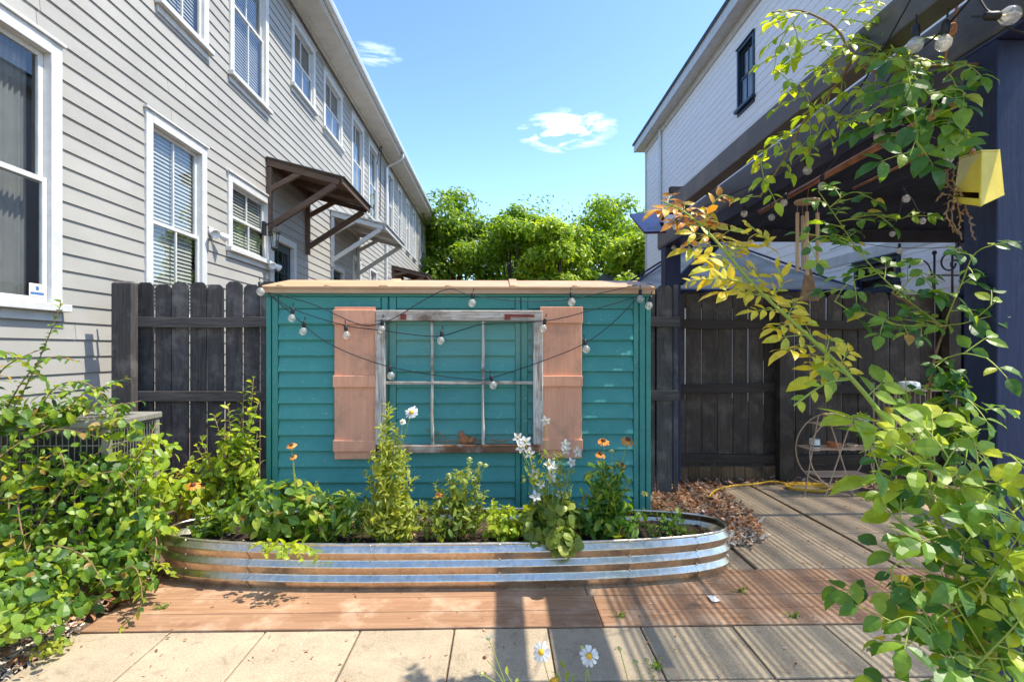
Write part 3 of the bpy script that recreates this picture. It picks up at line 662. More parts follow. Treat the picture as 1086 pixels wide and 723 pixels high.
# bits lying on the sash's lower rail
t = thing('terracotta_figurine', 'small broken terracotta figurine on the sill of the old window', 'figurine', (pxs(494), YS-.05, g0+.055))
mb = MB(); zb = g0+.0545; x = pxs(494); y = YS-.028
mb.ball((x-.01, y, zb+.030), .032, 10, 7, (1.15,.5,1)); mb.ball((x-.028, y, zb+.062), .022, 9, 6, (1,.7,.9)); mb.ball((x+.035, y, zb+.022), .024, 8, 6, (1,.6,.9)); mb.ball((x+.05, y, zb+.035), .016, 8, 6, (.9,.6,1.2))
for s in (-1, 1): mb.lathe([(.008,0),(.002,.018)], (x-.028+s*.012, y, zb+.078), 6)
mb.build('body', 'terracotta', t, smooth=True)
mb = MB()
for (a, b, c_, d_) in ((452,455,470,470),(462,469.5,512,466),(463,458,480,471),(484,471,516,467.5),(490,466,510,471),(518,470,545,467),(520,466,538,471)):
    mb.tube([(pxs(a), YS-.030, max(pzs(b), zb+.004)), (pxs(c_), YS-.026, max(pzs(d_), zb+.004))], .0035, 5)
tag(mb.build('dry_twigs', 'leaf_dead'), 'dry pale twigs lying along the sill of the old window', 'twigs')

# ================================================================== RAISED BED
bl, br = P(178, 557, 3.17).x, P(769.5, 557, 3.17).x; bx, by, ba, bb = (bl+br)/2, 3.185, (br-bl)/2, .325
bed = thing('raised_garden_bed', 'long oval corrugated galvanised raised garden bed in front of the shed', 'raised bed', (bx, by, 0))
BN = 128
def bedpt(a, o=0, z=0):
    c, s = math.cos(a), math.sin(a); e = 2/2.7
    x = math.copysign(abs(c)**e, c); y = math.copysign(abs(s)**e, s)
    return V((bx+x*(ba+o), by+y*(bb+o), z))
ang = []
for q in range(4):   # even spacing along the outline
    for i in range(BN//4): ang.append(q*math.pi/2+math.pi/2*(i/(BN//4)))
prof = [(-.012,.250)]
per = .077; z = .244
for i in range(3):
    prof += [(-.010, z), (-.008, z-.005), (.010, z-.027), (.012, z-.032), (.010, z-.037), (-.008, z-.072), (-.010, z-.076)]; z -= per
prof += [(-.010, .006), (-.010, .0)]
mb = MB(); k = len(prof); vs = [bedpt(a, o, zz) for o, zz in prof for a in ang]; n_ = len(ang)
mb.add(vs, [(j*n_+i, (j+1)*n_+i, (j+1)*n_+(i+1) % n_, j*n_+(i+1) % n_) for j in range(k-1) for i in range(n_)])
vs = [bedpt(a, o-.004, zz) for o, zz in prof for a in ang]
mb.add(vs, [(j*n_+i, j*n_+(i+1) % n_, (j+1)*n_+(i+1) % n_, (j+1)*n_+i) for j in range(k-1) for i in range(n_)])
mb.build('corrugated_wall', 'galv', bed, smooth=True)
mb = MB(); 
pts = [bedpt(a, -.012, .252) for a in ang]; pts.append(pts[0]); mb.tube(pts, .0085, 8, cap=False); mb.build('rolled_rim', 'galv', bed, smooth=True)
mb = MB(); vs = [(bx, by, .19)]
for fr in (.35, .7, .97):
    for a in ang: p = bedpt(a, -.012); vs.append((bx+(p.x-bx)*fr, by+(p.y-by)*fr, .185+U(-.012,.02)))
mb.add(vs, [(0, 1+i, 1+(i+1) % n_) for i in range(n_)]+[(1+j*n_+i, 1+(j+1)*n_+i, 1+(j+1)*n_+(i+1) % n_, 1+j*n_+(i+1) % n_) for j in range(2) for i in range(n_)])
mb.build('soil', 'soil', bed)
for px in (203, 261, 395, 532, 672, 738):
    best = min((a for a in ang if math.sin(a) < 0), key=lambda a: abs(530.2+F*bedpt(a).x/bedpt(a).y-px))
    mb = MB(); da = .012
    vs = []
    for o, zz in prof[1:-1]:
        for q in (-1, 1): vs.append(bedpt(best+q*da, o+.0022, zz))
    kk = len(prof)-2; mb.add(vs, [(2*i, 2*i+1, 2*i+3, 2*i+2) for i in range(kk-1)])
    for i in range(3):
        c0 = bedpt(best, -.004, .248-.077*i); mb.ball(c0, .007, 8, 5)
    mb.build('seam_strip', 'galv', bed, smooth=True)

# ================================================================== PERGOLA
pg = thing('pergola', 'navy stained timber pergola with slatted roof over the right patio', 'pergola', (1.65, 5.15, 0))
def part_bar(name, a, b, mat, bev=.006):
    mb = MB(); mb.box(a, b); return mb.build(name, mat, pg, bev=bev)
part_bar('post', (1.585, 5.07, 0), (1.735, 5.21, 2.285), 'navy')
yn0, yn1 = 1.578/((1068-530.2)/F), 1.578/((1040-530.2)/F)
xn = 1.578
part_bar('post', (xn, yn0, 0), (xn+.155, yn1+.03, 2.285), 'navy', .005)
part_bar('post', (4.57, 5.07, 0), (4.69, 5.20, 2.285), 'navy'); part_bar('post', (4.56, yn0, 0), (4.70, yn1+.03, 2.285), 'navy')
part_bar('beam', (1.575, 1.12, 2.300), (1.735, 5.30, 2.475), 'navy_beam', .008)
part_bar('beam_underside', (1.578, 1.13, 2.286), (1.732, 5.29, 2.2985), 'navy_shaded', .004)  # bevelled lower piece, bluish shade of the underside put into its colour
part_bar('beam', (1.315, 1.12, 2.345), (1.40, 4.12, 2.47), 'navy_beam', .006)
part_bar('beam', (4.56, 1.12, 2.287), (4.70, 5.24, 2.475), 'navy_beam')
part_bar('cross_beam', (1.737, 5.09, 2.35), (4.558, 5.18, 2.50), 'roof_board'); part_bar('cross_beam', (1.737, yn0+.01, 2.36), (4.558, yn1, 2.474), 'roof_board')
for y in (4.0, 1.30): part_bar('purlin', (1.29, y, 2.478), (4.69, y+.05, 2.53), 'roof_board', .003)
x = 1.90; i = 0
while x < 4.53:
    part_bar('roof_slat', (x, yn1+.003, 2.449), (x+.005, 5.085, 2.474), 'roof_board', 0); x += .034*(1+.30*math.sin(x*2*math.pi/.26)); i += 1  # thin slats, spacing swings to shape soft bands of light below
mb = MB(); mb.add([(1.75, yn1+.005, 2.4765), (4.555, yn1+.005, 2.4765), (4.555, 5.085, 2.4765), (1.75, 5.085, 2.4765)], [(0,1,2,3)]); mb.build('softener_sheet', 'softener_sheet', pg)  # added sheet, hidden behind the slats, evens out the light on the patio
mb = MB(); mb.bar((1.74, 5.14, 1.95), (2.12, 5.14, 2.34), .07, .09); mb.build('knee_brace', 'navy', pg, bev=.004)
mb = MB(); mb.tube([P(806, 225, 4.15), PX(1060, 84, 1.98)], .019, 8); mb.build('copper_pipe', 'copper', pg, smooth=True)
mb = MB(); a = PX(905, 200, 2.42); b = PX(1037, 137, 2.42); mb.tube([a, b], .008, 6); mb.build('copper_pipe', 'copper', pg, smooth=True)
# solar panel on the outer beam's end
t = thing('solar_panel', 'small navy solar panel tilted at the far end of the pergola beam', 'solar panel', P(690, 240, 4.15))
A, B, C_, D = P(667.5, 229, 4.30), P(683, 248, 4.0), P(706, 247.5, 4.0), P(701, 226.5, 4.35)
nn = (B-A).cross(D-A).normalized()
if nn.z > 0: nn = -nn
mb = MB(); mb.hexa([A, B, C_, D]+[p-nn*.018 for p in (A, B, C_, D)]); mb.build('panel', 'solar', t)
mb = MB(); ins = lambda u, v_: A.lerp(B, u).lerp(D.lerp(C_, u), v_)+nn*.003
for v_ in (.04, .30, .62, .96): mb.tube([ins(.02, v_), ins(.98, v_)], .0035 if v_ > .1 else .006, 4)
for u in (.03, .35, .68, .97): mb.tube([ins(u, .02), ins(u, .98)], .002 if .1 < u < .9 else .005, 4)
mb.build('frame', 'gutter', t)
mb = MB(); mb.tube([ins(.5,.9)-nn*.03, (1.34, 4.08, 2.40)], .014, 6); mb.build('bracket', 'metal_dark', t)
# ================================================================== NEXT DOOR: gazebo canopy, far garage
gz = thing('gazebo_canopy', 'grey fabric gazebo canopy beyond the black fence in the next yard', 'canopy', (2.9, 7.2, 0))
gx0, gx1, gy0, gy1, ge, gp = P(664,0,6.2).x, 4.25, 6.2, 8.6, P(0,303,6.2).z, 2.95
mb = MB(); nn_ = 8; cx, cy = (gx0+gx1)/2, (gy0+gy1)/2
def gpt(x, y, t, sag=.16): return V((x+(cx-x)*t, y+(cy-y)*t, ge+(gp-ge)*t-sag*math.sin(math.pi*t)*.8))
cor = [(gx0,gy0),(gx1,gy0),(gx1,gy1),(gx0,gy1)]
for i in range(4):
    a, b = cor[i], cor[(i+1) % 4]
    for r in range(6):
        for c_ in range(4):
            q = lambda u, t: gpt(a[0]+(b[0]-a[0])*u, a[1]+(b[1]-a[1])*u, t, .10+.10*math.sin(math.pi*u))
            mb.add([q(c_/4, r/6), q((c_+1)/4, r/6), q((c_+1)/4, (r+1)/6), q(c_/4, (r+1)/6)], [(0,1,2,3)])
    for c_ in range(4):
        q = lambda u, z: V((a[0]+(b[0]-a[0])*u, a[1]+(b[1]-a[1])*u, ge+.0-z*(1+.3*math.sin(math.pi*u))))
        mb.add([q(c_/4, .0), q((c_+1)/4, .0), q((c_+1)/4, .03), q(c_/4, .03)], [(3,2,1,0)])
o = mb.build('fabric_roof', 'canopy', gz, smooth=True); so = o.modifiers.new('cloth', 'SOLIDIFY'); so.thickness = .006
mb = MB(); 
for i in range(4):
    a, b = cor[i], cor[(i+1) % 4]; mb.tube([(a[0],a[1],ge-.035),(b[0],b[1],ge-.035)], .02, 6); mb.tube([(a[0],a[1],ge-.02), (cx,cy,gp-.05)], .014, 5)
mb.build('frame', 'navy', gz)
for a in cor: mb = MB(); mb.box((a[0]-.03,a[1]-.03,0),(a[0]+.03,a[1]+.03,ge-.02)); mb.build('leg', 'navy', gz)
fg = thing('far_garage', 'distant low grey roofed garage in front of the trees', 'garage', (4.4, 22, 0))
mb = MB(); mb.box((3.6,20.5,0),(7.0,24.5,3.3)); mb.build('wall', 'siding_white', fg)
mb = MB(); mb.hexa([(3.3,20.2,3.3),(7.3,20.2,3.3),(7.3,24.8,3.3),(3.3,24.8,3.3),(4.4,22.4,4.5),(6.2,22.4,4.5),(6.2,22.6,4.5),(4.4,22.6,4.5)]); mb.build('roof', 'shingle', fg)
# ================================================================== PLANT TOOLS
Z = V((0, 0, 1))
def spray(mb, path, spec, t0=.1, t1=1.0, face=Z):
    """leaves set alternately along a stem path; spec: n per metre, L, W, shape, out angle"""
    path = [V(p) for p in path]; acc = 0; seg = []
    for a, b in zip(path[:-1], path[1:]): seg.append((a, b, (b-a).length)); 
    tot = sum(s_[2] for s_ in seg) or 1e-6; step = 1/spec['n']; d_ = tot*t0+U(0, step); side = random.choice((-1, 1)); 
    while d_ < tot*t1:
        q = d_; 
        for a, b, l in seg:
            if q <= l: break
            q -= l
        p = a.lerp(b, min(1, q/max(l, 1e-6))); dr = (b-a).normalized(); s_ = dr.cross(face)
        if s_.length < .05: s_ = dr.orthogonal()
        s_ = Matrix.Rotation(U(-1.3, 1.3) if spec.get('round', 1) else U(-.4, .4), 3, dr) @ s_.normalized()
        k = 1-.45*(d_/tot)**2*spec.get('taper', 1); L = spec['L']*U(.65, 1.2)*k
        o = math.radians(spec.get('out', 58)+U(-15, 15)); d = dr*math.cos(o)+s_*side*math.sin(o)+Z*U(-.25, .2)
        mb.leaf(p, d, (face*.8+rv()*spec.get('jit', .6)).normalized(), L, L*spec['W']*U(.8, 1.2), spec.get('shape', 'ovate'), spec.get('fold', .22), spec.get('droop', .25))
        side = -side; d_ += step*U(.6, 1.4)
def compound(mb, ms, b, d, n, L, pairs, l, wr=.52, shape='ovate', droop=.3, r=.0022):
    d = d.normalized(); s_ = d.cross(n); s_ = s_.normalized() if s_.length > .05 else d.orthogonal().normalized(); n = s_.cross(d)
    pts = [b+d*(L*t)-n*(droop*L*t*t*.5) for t in (0, .25, .5, .75, 1)]
    ms.tube(pts, [r, r*.9, r*.8, r*.7, r*.5], 4)
    for i in range(pairs):
        t = .28+.62*i/max(1, pairs-1) if pairs > 1 else .55
        p = b+d*(L*t)-n*(droop*L*t*t*.5)
        for sg in (-1, 1):
            a = R(U(48, 72)); k = l*U(.8, 1.12)*(1-.12*abs(i-pairs/2))
            mb.leaf(p+s_*sg*.003, d*math.cos(a)+s_*sg*math.sin(a)+n*U(-.15,.1), (n+rv()*.35).normalized(), k, k*wr*U(.85,1.15), shape, U(.1,.3), U(.15,.5))
    k = l*U(1.0, 1.2); mb.leaf(pts[-1], (d-n*droop*.7), (n+rv()*.25).normalized(), k, k*wr, shape, .2, .35)
def cane_leaves(mb, ms, path, step, L, pairs, l, t0=0, t1=1, face=V((0, -.55, .8)), **kw):
    path = [V(p) for p in path]; tot = sum((b-a).length for a, b in zip(path[:-1], path[1:])); d_ = tot*t0+step*U(.2,1); side = 1
    while d_ < tot*t1:
        q = d_
        for a, b in zip(path[:-1], path[1:]):
            ln = (b-a).length
            if q <= ln: break
            q -= ln
        p = a.lerp(b, min(1, q/max(ln, 1e-6))); dr = (b-a).normalized(); s_ = dr.cross(face).normalized()
        k = U(.75, 1.2); d = dr*U(.3,.8)+s_*side*U(.7,1.1)+rv()*.25+Z*U(-.2,.15)
        compound(mb, ms, p, d, (face+rv()*.4).normalized(), L*k, random.choice(pairs), l*k, **kw)
        side = -side; d_ += step*U(.7,1.35)
def cloud(mb, c, r, n, L, W=.7, shape='ovate', up=.7, droop=.3):
    c = V(c)
    for _ in range(n):
        o = rv(); k = U(.25, 1)**.5; p = c+V((o.x*r[0], o.y*r[1], o.z*r[2]))*k
        if p.z < .015: p.z = U(.015, .05)
        nn = (o*.55+Z*up+V((.2,-.25,0))+rv()*.55).normalized(); d = rv(); d = d-nn*d.dot(nn)+Z*-.25
        l = L*U(.55, 1.2); mb.leaf(p, d, nn, l, l*W*U(.8,1.15), shape, U(.05,.3), droop)
def bez(a, b, lift=.25, k=8, side=0):
    a, b = V(a), V(b); m = a.lerp(b, .55)+Z*lift*(b-a).length+V((side, U(-.02,.02), 0)); return [a*(1-t)**2+m*2*t*(1-t)+b*t*t for t in [i/k for i in range(k+1)]]
def flower(par, c, ax, rad, n, w, mat, dmat, disc, droop=.15, shape='petal', fold=.1):
    mb = MB(); ax = V(ax).normalized(); r = ax.orthogonal().normalized(); b = ax.cross(r); ph = U(0, 6)
    for i in range(n):
        a = ph+2*math.pi*i/n+U(-.1,.1); d = r*math.cos(a)+b*math.sin(a)
        mb.leaf(c+d*disc*.6+ax*U(0,.001), d-ax*droop*U(.5,1.3), ax, rad*U(.85,1.08)-disc*.6, rad*w, shape, fold, .12)
    f = mb.build('flower', mat, par)
    mb = MB(); mb.lathe([(disc*.9,-.002),(disc,disc*.2),(disc*.75,disc*.65),(disc*.3,disc*.9)], c, 10, ax); mb.build('flower_center', dmat, f, smooth=True); return f
def upright(name, label, cat, base, tips, leafm, spec, stemm='stem_green', sr=.003, spread=.05, lift=.1, flowers=(), extra=None, t0=.1):
    """a clump of stems from one base; tips = end points; flowers = (point, fn)"""
    base = V(base); t = thing(name, label, cat, base); ms, ml = MB(), MB()
    for tp in tips:
        b = base+V((U(-spread, spread), U(-spread*.6, spread*.6), 0)); pa = bez(b, tp, lift, 8)
        ms.tube(pa, [sr*(1-.6*i/8) for i in range(9)], 5); spray(ml, pa, spec, t0)
    if extra: extra(ml, ms)
    for (pt, b0, fn) in flowers:
        pa = bez(base+V((U(-spread, spread), U(-.03,.03), 0)) if b0 is None else b0, pt, .06, 8); ms.tube(pa, sr*.55, 5); 
    ms.build('stem', stemm, t, smooth=True)
    if ml.v: ml.build('foliage', leafm, t)
    for (pt, b0, fn) in flowers: fn(t, V(pt))
    return t
def at(px, py, y, z=None):
    p = P(px, py, y)
    if z is not None: p.z = z
    return p
daisy = lambda R_: (lambda t, p: flower(t, p, (U(-.3,.3), -.8, .5), R_, 12, .34, 'petal_white', 'flower_yellow', R_*.30))
cone = lambda R_: (lambda t, p: flower(t, p, (U(-.2,.2), -.45, .9), R_, 13, .36, 'petal_orange', 'flower_brown', R_*.36, .45))
star = lambda R_: (lambda t, p: flower(t, p, (U(-.6,.6), -.9, U(-.1,.5)), R_*U(.8,1.1), 5, .55, 'petal_blush', 'bud_pale', R_*.22, -.1, 'lance', .3))
SB = .19
# ------------------------------------------------------------------ raised bed planting
def tipset(n, x0, x1, y0, y1, Y, jy=.12): return [P(U(x0, x1), U(y0, y1), Y+U(-jy, jy)) for _ in range(n)]
upright('feathery_plant', 'tall feathery lime plant with one white daisy below the left shutter', 'plant', at(414, 0, 3.03, SB),
    [P(x, y, 3.0+U(-.08,.10)) for x, y in ((412,430),(404,452),(422,455),(396,478),(430,480),(390,505),(440,505),(415,470),(402,500),(426,510),(386,535),(446,535),(410,520),(434,545),(392,555),(420,545),(400,540),(440,560),(383,560))],
    'leaf_lime', dict(n=210, L=.062, W=.26, shape='lance', out=48, droop=.5, jit=1.0, taper=.6), sr=.0035, spread=.09, lift=.05, extra=lambda ml, ms: [cloud(ml, P(414,545,3.0), (.17,.13,.14), 420, .06, .26, 'lance', .4, .5), cloud(ml, P(412,500,3.0), (.12,.09,.16), 260, .055, .25, 'lance', .4, .5)],
    flowers=[(P(436.5,437,2.98), None, daisy(.042)), (P(427,447,3.02), None, daisy(.02))])
upright('bushy_plant', 'bushy green plant with pale bud tips below the old window', 'plant', at(480, 0, 3.08, SB),
    [P(x, y, 3.05+U(-.09,.1)) for x, y in ((484,497),(498,488),(508,494),(470,520),(462,512),(476,505),(492,512),(505,515),(455,540),(465,545),(514,520),(480,530),(500,535),(450,558),(470,555),(488,550))],
    'leaf_grey', dict(n=170, L=.052, W=.36, shape='lance', out=52, droop=.35, jit=.9), sr=.0032, spread=.12, lift=.06, extra=lambda ml, ms: [cloud(ml, P(475,545,3.03), (.20,.14,.13), 330, .055, .36, 'lance', .5), cloud(ml, P(490,512,3.03), (.11,.09,.09), 110, .05, .36, 'lance', .5)],
    flowers=[(P(x, y, 3.05), None, (lambda t, p: flower(t, p, (0,-.4,.9), .018, 9, .5, 'leaf_lime', 'bud_pale', .010))) for x, y in ((498,486),(509,491),(515,493),(505,499),(476,503))]+[(P(465,524,3.0), None, cone(.024))])
upright('small_shrub', 'low yellow green shrub between the bushy plant and the white flowers', 'shrub', at(538, 0, 3.05, SB), tipset(20, 512, 558, 528, 565, 3.05), 'leaf_bright',
    dict(n=120, L=.045, W=.62, out=60, jit=.8), spread=.14, lift=.15, extra=lambda ml, ms: cloud(ml, P(535,552,3.0), (.17,.13,.09), 170, .045, .6))
upright('white_star_flowers', 'leggy plant of white star flowers in front of the right shutter', 'flower plant', at(588, 0, 3.0, SB), tipset(9, 566, 612, 490, 540, 3.0), 'leaf_grey',
    dict(n=48, L=.035, W=.55, out=60, jit=.8), sr=.0028, spread=.05, lift=.04,
    flowers=[(P(x, y, 2.98+U(-.06,.06)), None, star(.036)) for x, y in ((579,446),(549,464),(552,474),(561,480),(600,471),(612,479),(583,492),(588,497),(568,502),(585,507),(574,513),(594,524),(568,526),(600,477),(606,490),(557,468))],
    extra=lambda ml, ms: [cloud(ml, P(588,550,3.0), (.19,.12,.14), 230, .062, .95, 'round', .6), cloud(ml, P(582,505,2.98), (.15,.08,.17), 210, .032, .6, 'ovate', .4), cloud(ml, P(570,560,2.92), (.08,.08,.08), 60, .06, .95, 'round', .6), cloud(ml, P(597,572,2.84), (.09,.07,.075), 90, .062, .95, 'round', .8)])
upright('coneflower', 'upright coneflower clump with orange brown centred blooms beside the shed corner', 'flower plant', at(645, 0, 3.05, SB), tipset(16, 620, 678, 482, 535, 3.05), 'leaf_deep',
    dict(n=105, L=.075, W=.30, shape='lance', out=42, jit=.9, droop=.4), sr=.0032, spread=.08, lift=.03,
    flowers=[(P(640,467,3.0), None, cone(.040)), (P(666,466,3.0), None, cone(.046)), (P(637,481,2.98), None, cone(.034)), (P(660,492,3.0), None, cone(.026)), (P(649,478,3.0), None, (lambda t, p: flower(t, p, (0,-.5,.8), .017, 9, .5, 'leaf_lime', 'bud_pale', .011)))],
    extra=lambda ml, ms: [cloud(ml, P(648,548,3.05), (.24,.14,.11), 260, .075, .40, 'lance', .5), cloud(ml, P(640,515,3.05), (.15,.1,.14), 120, .07, .32, 'lance', .4)])
upright('blanket_flower', 'leafy plant with two orange blooms at the left end of the raised bed', 'flower plant', at(318, 0, 3.08, SB), tipset(13, 255, 380, 520, 560, 3.08, .14), 'leaf_vine',
    dict(n=46, L=.085, W=.62, out=58, jit=.7), sr=.003, spread=.20, lift=.2,
    flowers=[(P(309,471.5,3.0), at(318,0,3.05,SB), cone(.032)), (P(311,484,3.0), at(318,0,3.05,SB), cone(.024)), (P(259,548,2.98), None, cone(.028))],
    extra=lambda ml, ms: [cloud(ml, P(300,538,3.05), (.32,.16,.17), 420, .072, .6, 'ovate', .6), cloud(ml, P(365,545,3.05), (.16,.14,.14), 260, .085, .28, 'lance', .5)])
upright('silver_stem_plant', 'slender pale stemmed plant rising just left of the feathery plant', 'plant', at(328, 0, 3.12, SB), [P(312,500,3.08), P(322,515,3.1), P(335,510,3.1), P(345,530,3.1)], 'leaf_grey',
    dict(n=70, L=.04, W=.3, shape='lance', out=45, jit=.8), spread=.04)
upright('trailing_sprig', 'bright leafy sprig hanging over the front rim of the raised bed', 'plant', at(300, 0, 2.95, SB), [P(278,588,2.74), P(300,592,2.70), P(322,594,2.72), P(338,590,2.76), P(268,580,2.80)], 'leaf_bright',
    dict(n=55, L=.075, W=.55, out=60, jit=.5, droop=.4), spread=.05, lift=.35, t0=.4)
upright('ground_cover_plant', 'low rosette growing at the curved left end inside the raised bed', 'plant', at(226, 0, 3.2, SB), tipset(14, 192, 258, 530, 565, 3.2, .12), 'leaf_vine', dict(n=45, L=.075, W=.6, out=60), spread=.10, lift=.25,
    flowers=[(P(205,514,3.3), None, cone(.045))])
upright('bed_seedlings', 'sparse green seedlings at the right end of the raised bed', 'plant', at(712, 0, 3.15, SB), tipset(16, 682, 735, 535, 562, 3.12, .14), 'leaf_deep', dict(n=40, L=.045, W=.6, out=60), spread=.16, lift=.2, sr=.002,
    flowers=[(P(684,523,3.2), None, (lambda t, p: flower(t, p, (0,-.5,.8), .022, 6, .6, 'leaf_yellow', 'bud_pale', .006)))])
upright('dry_grass', 'wispy dry grass tuft near the right rim of the raised bed', 'grass tuft', at(740, 0, 3.2, SB), tipset(18, 705, 765, 540, 568, 3.15, .1), 'leaf_grey', dict(n=4, L=.03, W=.2), 'leaf_dead', .0013, .05, .1)
# ------------------------------------------------------------------ left side: condenser and the growth over it
ac = thing('air_conditioner', 'beige grey outdoor air conditioner half buried in vines on the left', 'air conditioner', (-2.65, 3.3, 0))
ax0, ax1, ay0, ay1, az = -3.12, -2.25, 3.10, 3.53, .89
mb = MB(); 
for x in (ax0, ax1): 
    for y in (ay0, ay1): mb.box((x-.02, y-.02, .02), (x+.02, y+.02, az-.04))
mb.box((ax0-.02, ay0-.02, .02), (ax1+.02, ay1+.02, .07)); mb.box((ax0-.03, ay0-.03, az-.04), (ax1+.03, ay0+.05, az)); mb.box((ax0-.03, ay1-.05, az-.04), (ax1+.03, ay1+.03, az)); mb.box((ax0-.03, ay0+.05, az-.04), (ax0+.06, ay1-.05, az)); mb.box((ax1-.06, ay0+.05, az-.04), (ax1+.03, ay1-.05, az))
mb.build('casing', 'ac_metal', ac, bev=.008)
mb = MB(); mb.box((ax0+.02, ay0+.02, .07), (ax1-.02, ay1-.02, az-.09)); mb.build('coil', 'ac_dark', ac)
mb = MB()
for i in range(9): 
    z = .12+i*.09; mb.tube([(ax0, ay0-.012, z), (ax1+.012, ay0-.012, z), (ax1+.012, ay1, z)], .004, 4)
for i in range(26): x = ax0+.02+(ax1-ax0-.02)*i/25; mb.tube([(x, ay0-.012, .07), (x, ay0-.012, az-.05)], .003, 4)
for i in range(18): y = ay0+(ay1-ay0)*i/17; mb.tube([(ax1+.012, y, .07), (ax1+.012, y, az-.05)], .003, 4)
mb.build('grille', 'ac_metal', ac)
mb = MB(); cx, cy = (ax0+ax1)/2, (ay0+ay1)/2
for r in [.06+.028*i for i in range(9)]: mb.tube([(cx+r*1.25*math.cos(a*.2618), cy+r*.95*math.sin(a*.2618), az-.02) for a in range(25)], .004, 4, cap=False)
for a in range(8): mb.tube([(cx, cy, az-.014), (cx+.37*math.cos(a*.785), cy+.28*math.sin(a*.785), az-.014)], .005, 4)
mb.build('fan_guard', 'ac_metal', ac)
def vinemass(name, label, cat, base, clouds, shoots, lm, L, W, shape, spec, up=.7, sm='stem_wood', droop=.3, flowers=()):
    t = thing(name, label, cat, base); ml, ms = MB(), MB()
    for (px, py, y, r, n) in clouds: cloud(ml, P(px, py, y), r, n, L, W, shape, up, droop)
    for pts in shoots:
        pa = smoothpath([P(*p) for p in pts], 5); k = len(pa); ms.tube(pa, [.0048*(1-.65*i/k) for i in range(k)], 5); spray(ml, pa, spec, .05)
    ms.build('stem', sm, t, smooth=True); ml.build('foliage', lm, t)
    for c, f in flowers: f(t, c)
    return t
vs_ = dict(n=34, L=.085, W=.55, out=60, jit=.5, droop=.35)
vinemass('broadleaf_vine', 'broad leafed vine sprawling over the front of the air conditioner', 'vine', (-2.5, 2.9, 0),
    [(15,540,2.95,(.33,.22,.20),120),(75,555,2.9,(.33,.2,.22),150),(125,560,2.9,(.26,.2,.20),140),(40,610,2.7,(.36,.2,.17),130),(105,612,2.72,(.28,.18,.13),120),(-15,480,2.9,(.2,.12,.16),50),(138,560,2.98,(.17,.18,.18),90),(55,495,2.98,(.28,.09,.14),110),(115,500,2.98,(.22,.07,.12),90),(40,440,3.05,(.3,.12,.06),60),(120,455,3.03,(.16,.06,.07),40),(130,600,2.82,(.17,.16,.12),80),(-40,560,2.8,(.4,.3,.4),130)],
    [[(10,640,2.6),(40,560,2.8),(90,490,2.95),(130,470,3.0)],[(60,620,2.7),(100,540,2.85),(150,480,3.0),(165,450,3.1)],[(20,640,2.6),(10,520,2.9),(40,450,3.0),(90,430,3.05)],[(100,640,2.6),(140,600,2.7),(150,640,2.55),(125,668,2.5)],[(140,600,2.8),(165,570,2.85),(160,610,2.7),(145,632,2.65)],[(-20,500,2.7),(20,470,2.8),(60,455,2.9),(100,462,3.0)],[(30,600,2.7),(20,520,2.8),(60,480,2.85),(70,500,2.8)],[(90,590,2.75),(80,520,2.85),(120,500,2.9),(140,520,2.85)],[(10,620,2.5),(50,580,2.55),(90,590,2.5),(110,620,2.45)]],
    'leaf_vine', .072, .60, 'ovate', dict(n=44, L=.078, W=.52, out=60, jit=.6, droop=.35), up=.4, droop=.5)
vinemass('bright_creeper', 'bright yellow green creeper between the air conditioner and the raised bed', 'vine', (-1.95, 3.2, 0),
    [(148,500,3.1,(.18,.14,.16),110),(180,515,3.45,(.2,.12,.12),110),(155,560,3.0,(.14,.14,.12),80),(205,530,3.6,(.22,.10,.12),90),(165,475,3.2,(.12,.10,.10),60)],
    [[(170,580,3.0),(160,520,3.05),(150,470,3.1),(140,445,3.1)],[(180,560,3.5),(195,530,3.5),(220,500,3.55),(240,505,3.55)],[(160,600,2.9),(172,600,2.8),(185,612,2.74)]],
    'leaf_bright', .07, .55, 'ovate', dict(n=50, L=.07, W=.5, out=55, jit=.5))
vinemass('arching_shoots', 'thin arching leafy shoots rising over the air conditioner against grey siding', 'vine', (-2.8, 3.0, 0), [(40,425,3.2,(.28,.14,.08),60),(100,430,3.25,(.25,.14,.06),45),(5,440,3.0,(.25,.2,.12),60)],
    [[(-30,480,2.9),(5,445,2.95),(35,395,3.0),(62,330,3.05),(64,318,3.05)],[(-10,470,3.0),(20,410,3.05),(50,380,3.1),(85,383,3.1)],[(30,450,3.0),(60,410,3.1),(95,408,3.1),(128,440,3.1)],[(-20,430,2.9),(0,395,2.9),(20,380,2.9),(45,370,2.95)],[(60,450,3.05),(85,420,3.1),(110,410,3.15),(135,400,3.15)],[(-30,380,2.7),(0,372,2.75),(25,385,2.8),(50,405,2.85)],[(20,470,3.0),(65,440,3.1),(110,432,3.1),(150,425,3.2)]],
    'leaf_vine', .08, .42, 'ovate', dict(n=48, L=.095, W=.40, out=62, jit=.35, droop=.4, round=0))
upright('fence_shrub', 'leafy shrub against the charcoal fence at the shed left corner', 'shrub', at(250, 0, 3.66, 0), [P(x-3, y, 3.62+U(-.13,.06)) for x, y in ((272,400),(262,412),(245,428),(230,440),(278,425),(268,440),(215,462),(240,455),(255,450),(222,480),(276,460),(205,488),(246,480),(262,480),(232,498),(280,490),(210,470),(250,500),(270,505))],
    'leaf_bright', dict(n=46, L=.095, W=.46, out=58, jit=.5, droop=.35), 'stem_wood', .006, .15, .06, extra=lambda ml, ms: [cloud(ml, P(250,490,3.6), (.17,.1,.22), 190, .08, .5), cloud(ml, P(215,510,3.6), (.2,.14,.16), 110, .075, .5)])
